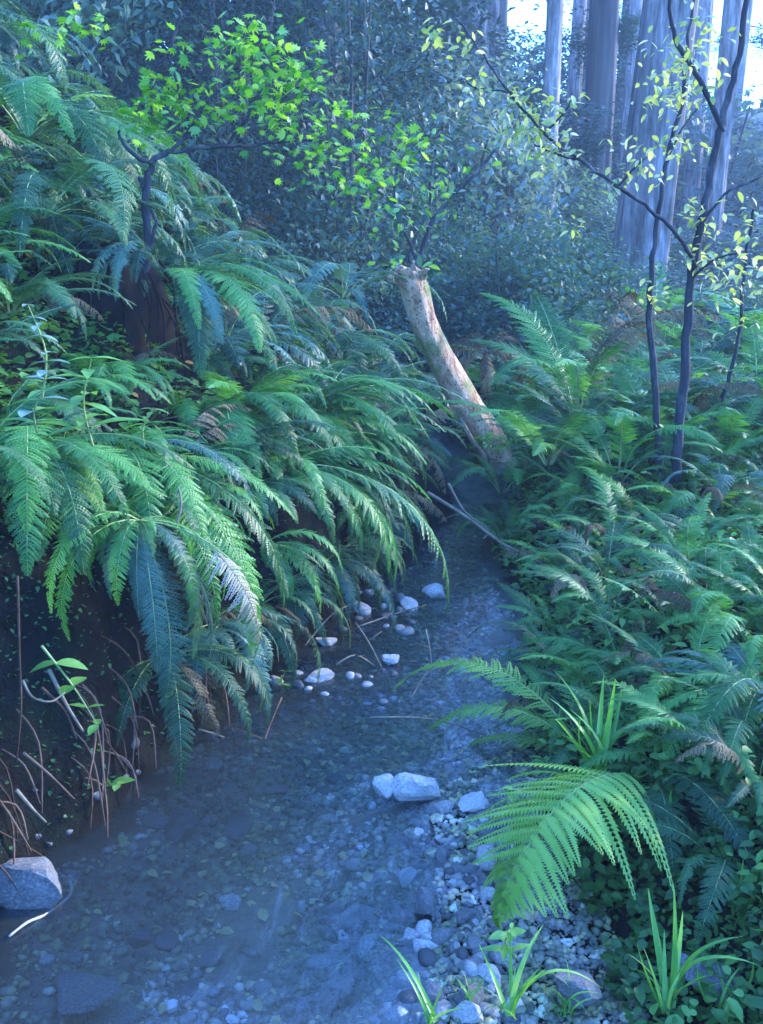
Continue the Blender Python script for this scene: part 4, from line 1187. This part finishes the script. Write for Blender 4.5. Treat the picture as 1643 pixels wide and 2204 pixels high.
# ------------------------------------------------------------------ ground cover
def cover_mesh(name, mats, pts, size, sd_, lift=.03):
    r_ = np.random.RandomState(sd_)
    n = len(pts)
    Pp = np.array([(x, y, 0) for x, y in pts], float)
    Pp[:, 2] = H(Pp[:, 0], Pp[:, 1]) + lift * r_.rand(n) ** 1.5 + .004
    a = r_.rand(n) * 2 * pi; tl = r_.normal(size=n) * .35
    X = np.stack([np.cos(a) * np.cos(tl), np.sin(a) * np.cos(tl), np.sin(tl)], 1)
    up = np.stack([r_.normal(size=n) * .3, r_.normal(size=n) * .3, np.ones(n)], 1)
    Y = np.cross(up, X); Y /= np.linalg.norm(Y, axis=1)[:, None]
    s = size * (.5 + r_.rand(n))[:, None]
    up = np.array([0, 0, 1.0])
    Vt = np.stack([Pp, Pp + X * s * .22 + Y * s * .30 + up * s * .06, Pp + X * s * .62 + Y * s * .30 + up * s * .03, Pp + X * s - up * .18 * s,
                   Pp + X * s * .62 - Y * s * .30 + up * s * .03, Pp + X * s * .22 - Y * s * .30 + up * s * .06], 1).reshape(-1, 3)
    b = np.arange(n) * 6
    T = np.concatenate([np.stack([b, b + 1, b + 2], 1), np.stack([b, b + 2, b + 3], 1), np.stack([b, b + 3, b + 4], 1), np.stack([b, b + 4, b + 5], 1)])
    return mesh_np(name, Vt, T, mats)
def rand_pts(n, x0, x1, y0, y1, cond, sd_, zmax=None, zmin=None):
    r_ = np.random.RandomState(sd_)
    x = r_.uniform(x0, x1, n * 3); y = r_.uniform(y0, y1, n * 3)
    xl = np.interp(y, [a for a, b in LE], [b for a, b in LE]); xr = np.interp(y, [a for a, b in RE], [b for a, b in RE])
    k = cond(x, y, xl, xr)
    if zmax is not None: k = k & (H(x, y) < zmax)
    if zmin is not None: k = k & (H(x, y) > zmin)
    return list(zip(x[k][:n], y[k][:n]))
o = link('ground_cover', cover_mesh('ground_cover', [M['cover']], rand_pts(42000, .3, 4.2, 1.6, 8.5, lambda x, y, l, q: (x > q + np.interp(y, [1.8, 2.6, 3.2], [.42, .34, .03])) & (fbm(x * 2, y * 2, 3, 9) > -.28 + .2 * (y < 2.3)), 1), .035, 2, .12), kind='stuff')
tag(o, 'mat of small green leaves covering the low right bank', 'ground cover')
o = link('ground_cover', cover_mesh('ground_cover', [M['cover']], rand_pts(42000, -5, .4, 1.6, 9.5, lambda x, y, l, q: (x < l - .34) & (fbm(x * 2, y * 2, 3, 19) > -.25), 3), .04, 4, .12), kind='stuff')
tag(o, 'small leaves and moss covering the soil of the left slope', 'ground cover')
o = link('ground_cover', cover_mesh('ground_cover', [M['shrub']], rand_pts(50000, -8, 9, 8.5, 26, lambda x, y, l, q: (x < l - .3) | (x > q + .2), 5), .12, 6, .5), kind='stuff')
tag(o, 'dark low undergrowth on the far forest floor', 'undergrowth')
o = link('ground_cover', cover_mesh('ground_cover', [M['cover']], rand_pts(9000, .5, 1.6, 1.5, 2.9, lambda x, y, l, q: (x > q + .40) & (fbm(x * 4, y * 4, 3, 9) > -.22), 33), .026, 34, .10), kind='stuff')
tag(o, 'dark green leaves on the ground beneath the great lime frond', 'ground cover')
o = link('leaf_litter', cover_mesh('leaf_litter', [M['litter']], rand_pts(2600, -3, 3, 1.5, 7, lambda x, y, l, q: (x > q + .02) | (x < l - .3), 7, zmin=.04), .035, 8, .02), kind='stuff')
tag(o, 'scattered brown fallen leaves on the banks', 'leaf litter')
o = link('sunken_leaves', cover_mesh('sunken_leaves', [M['litter']], rand_pts(420, -.9, .6, 1.5, 5.5, lambda x, y, l, q: (x < q - .02) & (x > l + .1), 9), .03, 10, .01), kind='stuff')
tag(o, 'yellow and brown leaves sunk on the stream bed', 'fallen leaves')

# ------------------------------------------------------------------ stones
import bmesh
def rock_mesh(name, mat, sd_, sub=2, flat=.6, rough=.25, angular=False):
    bm = bmesh.new()
    bmesh.ops.create_icosphere(bm, subdivisions=sub, radius=1.0)
    rr = random.Random(sd_)
    planes = [(Vector((rr.gauss(0, 1), rr.gauss(0, 1), rr.gauss(0, 1))).normalized(), rr.uniform(.38, .8) if angular else rr.uniform(.55, .9)) for _ in range(14 if angular else 9)]
    for v in bm.verts:
        c = v.co.copy() * (1 + (.10 * math.sin(3 * v.co.x + sd_) * math.cos(2.3 * v.co.y + sd_ * 2) if angular else 0))
        for n_, d in planes:
            k = c.dot(n_) - d
            if k > 0: c -= n_ * k * (.85 if angular else .7)
        v.co = c * (1 + rr.uniform(-rough, rough) * (.2 if angular else .12))
        v.co.z *= flat
    me = bpy.data.meshes.new(name)
    bm.to_mesh(me); bm.free()
    me.materials.append(mat)
    if not angular:
        me.polygons.foreach_set('use_smooth', [True] * len(me.polygons))
    return me
RK = [rock_mesh('pebble', M['stone'], i, 2, rnd.uniform(.45, .75), .3) for i in range(10)]
def rock(name, label, cat, u, v, wpx, hpx, mat, sd_, z=0.0, rot=0, angular=True, group=None, flat=.8, sub=3):
    p = pz(u, v, z)
    d = (p - Vector((0, 0, CAM_H))).length
    me = rock_mesh(name, mat, sd_, sub, flat, .35, angular)
    o = link(name, me)
    s = wpx / 2 * d / FPX
    o.location = p
    o.scale = (s, s * 1.0, hpx / wpx * s * 1.3)
    o.rotation_euler = (rnd.uniform(-.15, .15), rnd.uniform(-.15, .15), rot)
    return tag(o, label, cat, group)
rock('rock', 'large whitish angular rock at the edge of the gravel bar', 'rock', 900, 1698, 118, 66, M['stone_pale'], 1, .02)
rock('rock', 'smaller white rock touching the left side of the large white rock', 'rock', 832, 1697, 72, 60, M['stone_pale'], 2, .01)
rock('boulder', 'grey speckled boulder at the lower left edge of the stream', 'rock', 66, 1905, 190, 110, M['boulder'], 3, .02, flat=.9)
rock('rock', 'pale wedge stone right of the large white rock', 'rock', 1015, 1730, 78, 44, M['stone_pale'], 4, .03)
rock('stone', 'round white stone beneath the small lime frond', 'rock', 1050, 1850, 46, 44, M['stone_pale'], 5, .05, angular=False)
rock('rock', 'white angular rock in the far part of the stream', 'rock', 935, 1275, 76, 46, M['stone_pale'], 6, .02)
rock('rock', 'dark block of rock lying under the water near the left bank', 'rock', 385, 1775, 112, 60, M['stone_dark'], 7, -.06)
rock('rock', 'mossy yellowish rock at the bottom left corner of the stream', 'rock', 175, 2130, 170, 50, M['boulder'], 8, -.05, flat=.5)
rock('rock', 'flat light slab on the near left shallows', 'rock', 690, 1452, 86, 30, M['stone_pale'], 9, .01)
rock('rock', 'low pale rock in the middle of the stream', 'rock', 845, 1418, 60, 26, M['stone_pale'], 10, .01)
rock('rock', 'grey rock at the foot of the right bank by dark water', 'rock', 1115, 1395, 66, 40, M['boulder'], 11, .02)
rock('rock', 'bluish rock beside the right bank far up the stream', 'rock', 1180, 1270, 60, 40, M['boulder'], 12, .03)
rock('rock', 'pale broken slab on the gravel below the large white rock', 'rock', 915, 1945, 66, 70, M['boulder'], 13, .03)
rock('rock', 'flat grey slab at the bottom right corner', 'rock', 1560, 2120, 190, 90, M['boulder'], 14, .07)
rock('rock', 'flat grey slab at the bottom between the grass clumps', 'rock', 1255, 2130, 130, 80, M['boulder'], 15, .06)
rock('rock', 'long dark stone lying under the near water', 'rock', 300, 2020, 76, 30, M['stone_dark'], 16, -.05, rot=.7)
rock('rock', 'low light stone left of the far white rock', 'rock', 880, 1300, 60, 26, M['stone_pale'], 17, .01)
rock('rock', 'pale stone at the foot of the left bank below the small fern', 'rock', 700, 1380, 56, 20, M['stone_pale'], 18, .01)

def pebbles(n, region, label, group, srange, zoff=.0):
    """pebbles along the gravel bar etc.; region returns (u, v) in the photograph"""
    for k in range(n):
        u, v = region()
        p = pz(u, v, 0.03)
        z = hz(p.x, p.y)
        if z > (.16 if v > 1550 else .03): continue
        s = r.uniform(*srange) * (1 if r.random() < .8 else 1.7)
        o = link('pebble', r.choice(RK))
        if v < 1550: z = max(z, -.3 * s)
        o.location = (p.x, p.y, z + s * .25 + zoff)
        o.scale = (s, s * r.uniform(.65, 1), s * r.uniform(.7, 1.1))
        o.rotation_euler = (r.uniform(-.4, .4), r.uniform(-.4, .4), r.uniform(0, 6.28))
        tag(o, label, 'pebble', group)
def bar_region():
    v = r.uniform(1720, 2190)
    a = np.interp(v, [1720, 1800, 2190], [880, 860, 840]); b = np.interp(v, [1720, 1900, 2000, 2190], [1110, 1080, 1090, 1130])
    return r.uniform(a, b), v
pebbles(190, bar_region, 'grey pebble on the gravel bar between the water and the lime fern', 'pebbles of the gravel bar', (.010, .022))
pebbles(30, lambda: (r.uniform(680, 890), r.uniform(1260, 1350)), 'bluish pebble in the shallows below the small fern', 'pebbles of the far shallows', (.02, .04))
pebbles(16, lambda: (r.uniform(560, 900), r.uniform(1400, 1500)), 'pebble awash in the stream above the deep bend', 'pebbles awash in mid stream', (.012, .028))

SUNK = [rock_mesh('cobble', M[m_], 60 + i, 2, .5, .3, i % 2 == 0) for i, m_ in enumerate(['stone', 'stone_dark', 'stone', 'boulder', 'stone_dark', 'stone'])]
for k in range(80):
    u, v = r.uniform(60, 900), r.uniform(1420, 2190)
    p = pz(u, v, 0.0)
    z = hz(p.x, p.y)
    if z > -.03: continue
    s = r.uniform(.02, .06) * (1.5 if r.random() < .15 else 1)
    o = link('cobble', r.choice(SUNK)); o.location = (p.x, p.y, z + .1 * s)
    o.scale = (s, s * r.uniform(.6, 1), s * .7); o.rotation_euler = (r.uniform(-.2, .2), r.uniform(-.2, .2), r.uniform(0, 6.28))
    tag(o, 'cobble lying under the water of the stream', 'cobble', 'cobbles under the water')

BARR = [rock_mesh('stone', M[m_], 160 + i, 3, .7, .35, True) for i, m_ in enumerate(['boulder', 'stone', 'stone_pale', 'stone', 'boulder'])]
for k in range(46):
    v = r.uniform(1700, 2190)
    u = r.uniform(np.interp(v, [1700, 1800, 2190], [930, 870, 850]), np.interp(v, [1720, 1900, 2190], [1110, 1080, 1130]))
    p = pz(u, v, .03); z = hz(p.x, p.y)
    s = r.uniform(.018, .05)
    o = link('stone', r.choice(BARR)); o.location = (p.x, p.y, z + .25 * s)
    o.scale = (s, s * r.uniform(.6, .9), s * .8); o.rotation_euler = (r.uniform(-.3, .3), r.uniform(-.3, .3), r.uniform(0, 6.28))
    tag(o, 'larger broken grey stone lying on top of the gravel bar', 'stone', 'larger stones of the gravel bar')

def gravel(name, label, pts, smin, smax, sd_, lift=.2):
    r_ = np.random.RandomState(sd_)
    base = []
    bm = bmesh.new(); bmesh.ops.create_icosphere(bm, subdivisions=1, radius=1)
    bv = np.array([v.co[:] for v in bm.verts]); bf = np.array([[v.index for v in f.verts] for f in bm.faces]); bm.free()
    n = len(pts)
    Pp = np.array([(x, y) for x, y in pts]); z = H(Pp[:, 0], Pp[:, 1])
    s = smin + (smax - smin) * r_.rand(n) ** 2.5
    a = r_.rand(n) * 2 * pi
    jit = 1 + .25 * (r_.rand(n, len(bv), 1) - .5)
    B = bv[None] * jit * np.stack([s, s * (.6 + .4 * r_.rand(n)), s * (.4 + .3 * r_.rand(n))], 1)[:, None, :]
    c_, s_ = np.cos(a)[:, None], np.sin(a)[:, None]
    X = B[..., 0] * c_ - B[..., 1] * s_; Y = B[..., 0] * s_ + B[..., 1] * c_
    Vt = np.stack([X + Pp[:, 0:1], Y + Pp[:, 1:2], B[..., 2] + (z + s * lift)[:, None]], 2).reshape(-1, 3)
    F = (bf[None] + (np.arange(n) * len(bv))[:, None, None]).reshape(-1, 3)
    o = link(name, mesh_np(name, Vt, F, [GRAVEL]), kind='stuff')
    return tag(o, label, 'gravel')
def gravel_mat():
    m, t = new_mat('gravel_stones')
    tc = t.nodes.new('ShaderNodeTexCoord')
    vo = t.nodes.new('ShaderNodeTexVoronoi'); vo.inputs['Scale'].default_value = 38
    t.links.new(tc.outputs['Object'], vo.inputs['Vector'])
    sp = t.nodes.new('ShaderNodeSeparateColor'); t.links.new(vo.outputs['Color'], sp.inputs[0])
    col = ramp(t, sp.outputs[0], [(0, (.07, .075, .075)), (.4, (.17, .17, .155)), (.7, (.27, .26, .22)), (.88, (.40, .33, .20)), (.96, (.55, .53, .5))])
    p = t.nodes.new('ShaderNodeBsdfPrincipled'); p.inputs['Roughness'].default_value = .6
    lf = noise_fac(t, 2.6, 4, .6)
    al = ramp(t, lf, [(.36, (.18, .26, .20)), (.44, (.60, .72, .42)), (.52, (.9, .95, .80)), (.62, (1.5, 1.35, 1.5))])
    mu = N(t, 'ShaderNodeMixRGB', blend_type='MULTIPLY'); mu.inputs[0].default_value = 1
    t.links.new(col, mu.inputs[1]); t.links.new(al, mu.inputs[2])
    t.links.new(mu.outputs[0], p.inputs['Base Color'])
    o = t.nodes.new('ShaderNodeOutputMaterial'); t.links.new(p.outputs[0], o.inputs[0])
    return m
GRAVEL = gravel_mat()
gravel('bed_gravel', 'fine gravel and silt covering the bed of the stream', rand_pts(15000, -1.1, .8, 1.4, 6.2, lambda x, y, l, q: (x > l - .02) & (x < q + .05) & (fbm(x * 3, y * 3, 3, 31) > -.35), 21, zmax=-.02), .004, .022, 22, .1)
gravel('bar_gravel', 'small loose gravel between the pebbles of the bar', rand_pts(14000, -.05, 1.3, 1.4, 3.3, lambda x, y, l, q: (x > q - .1) & (x < q + np.interp(y, [1.8, 2.6, 3.3], [.52, .38, .08])), 23), .004, .016, 24, .3)

# ------------------------------------------------------------------ roots and twigs
def stick(name, label, cat, pts, r0, r1, mat, group=None, sd_=0):
    base = px(*pts[0]) if len(pts[0]) == 3 else Vector(pts[0])
    S = spline([px(*p) - base for p in pts], 5)
    n = len(S)
    g = Geo(); g.tube(S, [r0 + (r1 - r0) * i / (n - 1) for i in range(n)], 6, rough=.12, seed=sd_)
    o = link(name, g.mesh(name, [mat]))
    o.location = base
    return tag(o, label, cat, group)
stick('root', 'pale curved root looping out of the dark cut bank', 'root', [(50, 1465, 2.3), (70, 1500, 2.25), (110, 1510, 2.25), (140, 1490, 2.3)], .0035, .002, M['twig'])
stick('twig', 'vertical thin stick at the left edge before the dark bank', 'twig', [(38, 1240, 2.15), (42, 1400, 2.15), (46, 1520, 2.15), (36, 1640, 2.15)], .003, .002, M['root'])
stick('root', 'straight tan root slanting down right in the dark bank', 'root', [(105, 1440, 2.35), (140, 1510, 2.33), (180, 1575, 2.33)], .006, .003, M['twig'])
stick('root', 'second slanting root crossing the pale looped one', 'root', [(90, 1480, 2.35), (140, 1530, 2.33), (165, 1590, 2.33)], .004, .002, M['root'])
stick('root', 'reddish long root in the lower part of the dark bank', 'root', [(50, 1620, 2.25), (110, 1670, 2.25), (160, 1720, 2.3)], .004, .002, M['root'])
stick('root', 'lowest tan root ending above the speckled boulder', 'root', [(35, 1700, 2.2), (70, 1740, 2.2), (100, 1770, 2.2)], .005, .002, M['twig'])
stick('twig', 'white worn stick lying in the water under the speckled boulder', 'twig', [(150, 1893, 2.30), (152, 1925, 2.24), (105, 1965, 2.14), (60, 1985, 2.09), (20, 2015, 2.04)], .0045, .003, M['twig_pale'])
stick('twig', 'long bare twig slanting over the far stream to the right bank', 'twig', [(920, 1060, 4.9), (1000, 1110, 4.8), (1080, 1170, 4.7), (1110, 1200, 4.6)], .009, .005, M['twig'])
stick('twig', 'thin twig crossing the long one over the far stream', 'twig', [(965, 1040, 4.9), (1000, 1100, 4.85), (1050, 1140, 4.8), (1040, 1160, 4.75)], .006, .004, M['twig'])
stick('twig', 'straight tan twig lying on the right bank leaves', 'twig', [(1080, 1170, 4.6), (1160, 1210, 4.4), (1220, 1240, 4.3), (1270, 1255, 4.2)], .007, .004, M['twig'])
stick('twig', 'small forked stem among the large left fern', 'twig', [(375, 1140, 2.8), (390, 1090, 2.8), (385, 1050, 2.8)], .005, .003, M['twig'])
rr = random.Random(45)
for k in range(26):
    a, b = (rr.uniform(900, 1500), rr.uniform(1020, 1330)) if k % 2 else (rr.uniform(380, 900), rr.uniform(800, 1180))
    p = pz(a, b, .25 if k % 2 else .7)
    p.z = max(hz(p.x, p.y), 0) + rr.uniform(.03, .16)
    d = Vector((rr.uniform(-1, 1), rr.uniform(-.6, .6), rr.uniform(-.5, .3))).normalized() * rr.uniform(.15, .5)
    g = Geo(); m_ = d * .5 + Vector((0, 0, rr.uniform(0, .05)))
    g.tube(spline([Vector((0, 0, 0)), m_, d], 4), [.004 - .0003 * q for q in range(9)], 5, rough=.2)
    g.tube([m_, m_ + Vector((d.y, -d.x, .3 * d.length)) * .4], [.002, .001], 4)
    o = link('twig', g.mesh('twig', [M['twig' if k % 3 else 'root']])); o.location = p
    tag(o, 'thin fallen twig caught in the leaves ' + ('of the right bank' if k % 2 else 'of the left bank ferns'), 'twig', 'fallen twigs ' + ('right' if k % 2 else 'left'))
rr = random.Random(44)
for k in range(70):
    y0 = rr.uniform(1.9, 4.2)
    xl = np.interp(y0, [a for a, b in LE], [b for a, b in LE])
    z0 = rr.uniform(.15, .5)
    p0 = Vector((edge(y0, z0) - .015, y0, z0))
    L = rr.uniform(.12, .4)
    p1 = p0 + Vector((.08, rr.uniform(-.08, .08), -.25 * L)); p2 = p1 + Vector((rr.uniform(.0, .06), rr.uniform(-.15, .05), -.6 * L))
    p2.z = max(p2.z, .01)
    g = Geo(); g.tube(spline([Vector((0, 0, 0)), p1 - p0, p2 - p0], 4), [.003] * 7 + [.002, .0012], 4, cap=False)
    o = link('root', g.mesh('root', [M['root']])); o.location = p0
    tag(o, 'thin reddish root hanging from the dark cut bank', 'root', 'thin roots of the cut bank')

g = Geo()
for k in range(1500):
    y0 = rr.uniform(1.7, 5.2)
    xl = np.interp(y0, [a for a, b in LE], [b for a, b in LE])
    d = rr.uniform(-.05, .45)
    z0 = hz(xl - d, y0)
    if z0 < .08: continue
    p0 = Vector((xl - d, y0, z0 + .005))
    L = rr.uniform(.04, .16)
    p1 = p0 + Vector((.03, rr.uniform(-.03, .03), -.3 * L)); p2 = p1 + Vector((rr.uniform(.01, .05), rr.uniform(-.04, .04), -.7 * L))
    g.tube([p0, p1, p2], [.0018, .0015, .0006], 3, cap=False)
o = link('rootlets', g.mesh('rootlets', [M['root_dark']]), kind='stuff')
tag(o, 'mat of fine dark rootlets hanging over the cut bank', 'rootlets')
o = link('bank_moss', cover_mesh('bank_moss', [M['fern_dark']], rand_pts(14000, -1.6, .4, 1.6, 5.4, lambda x, y, l, q: (x < l + .1) & (x > l - .45) & (fbm(x * 5, y * 5, 3, 77) > -.12), 55, zmin=.05), .013, 56, .02), kind='stuff')
tag(o, 'dark moss and tiny leaves clinging to the cut bank', 'moss')

for k in range(60):
    y0 = rr.uniform(1.8, 4.9); z0 = rr.uniform(.02, .4) ** 1.3
    sc_ = rr.uniform(.012, .04)
    o = link('bank_stone', SUNK[rr.choice((1, 4))]); o.location = (edge(y0, max(z0, .01)) - sc_ * .55, y0, z0)
    o.scale = (sc_, sc_ * rr.uniform(.7, 1.2), sc_ * rr.uniform(1, 1.6)); o.rotation_euler = (rr.uniform(-1, 1), rr.uniform(-1, 1), rr.uniform(0, 6))
    tag(o, 'stone half buried in the dark earth of the cut bank', 'stone', 'stones in the cut bank')
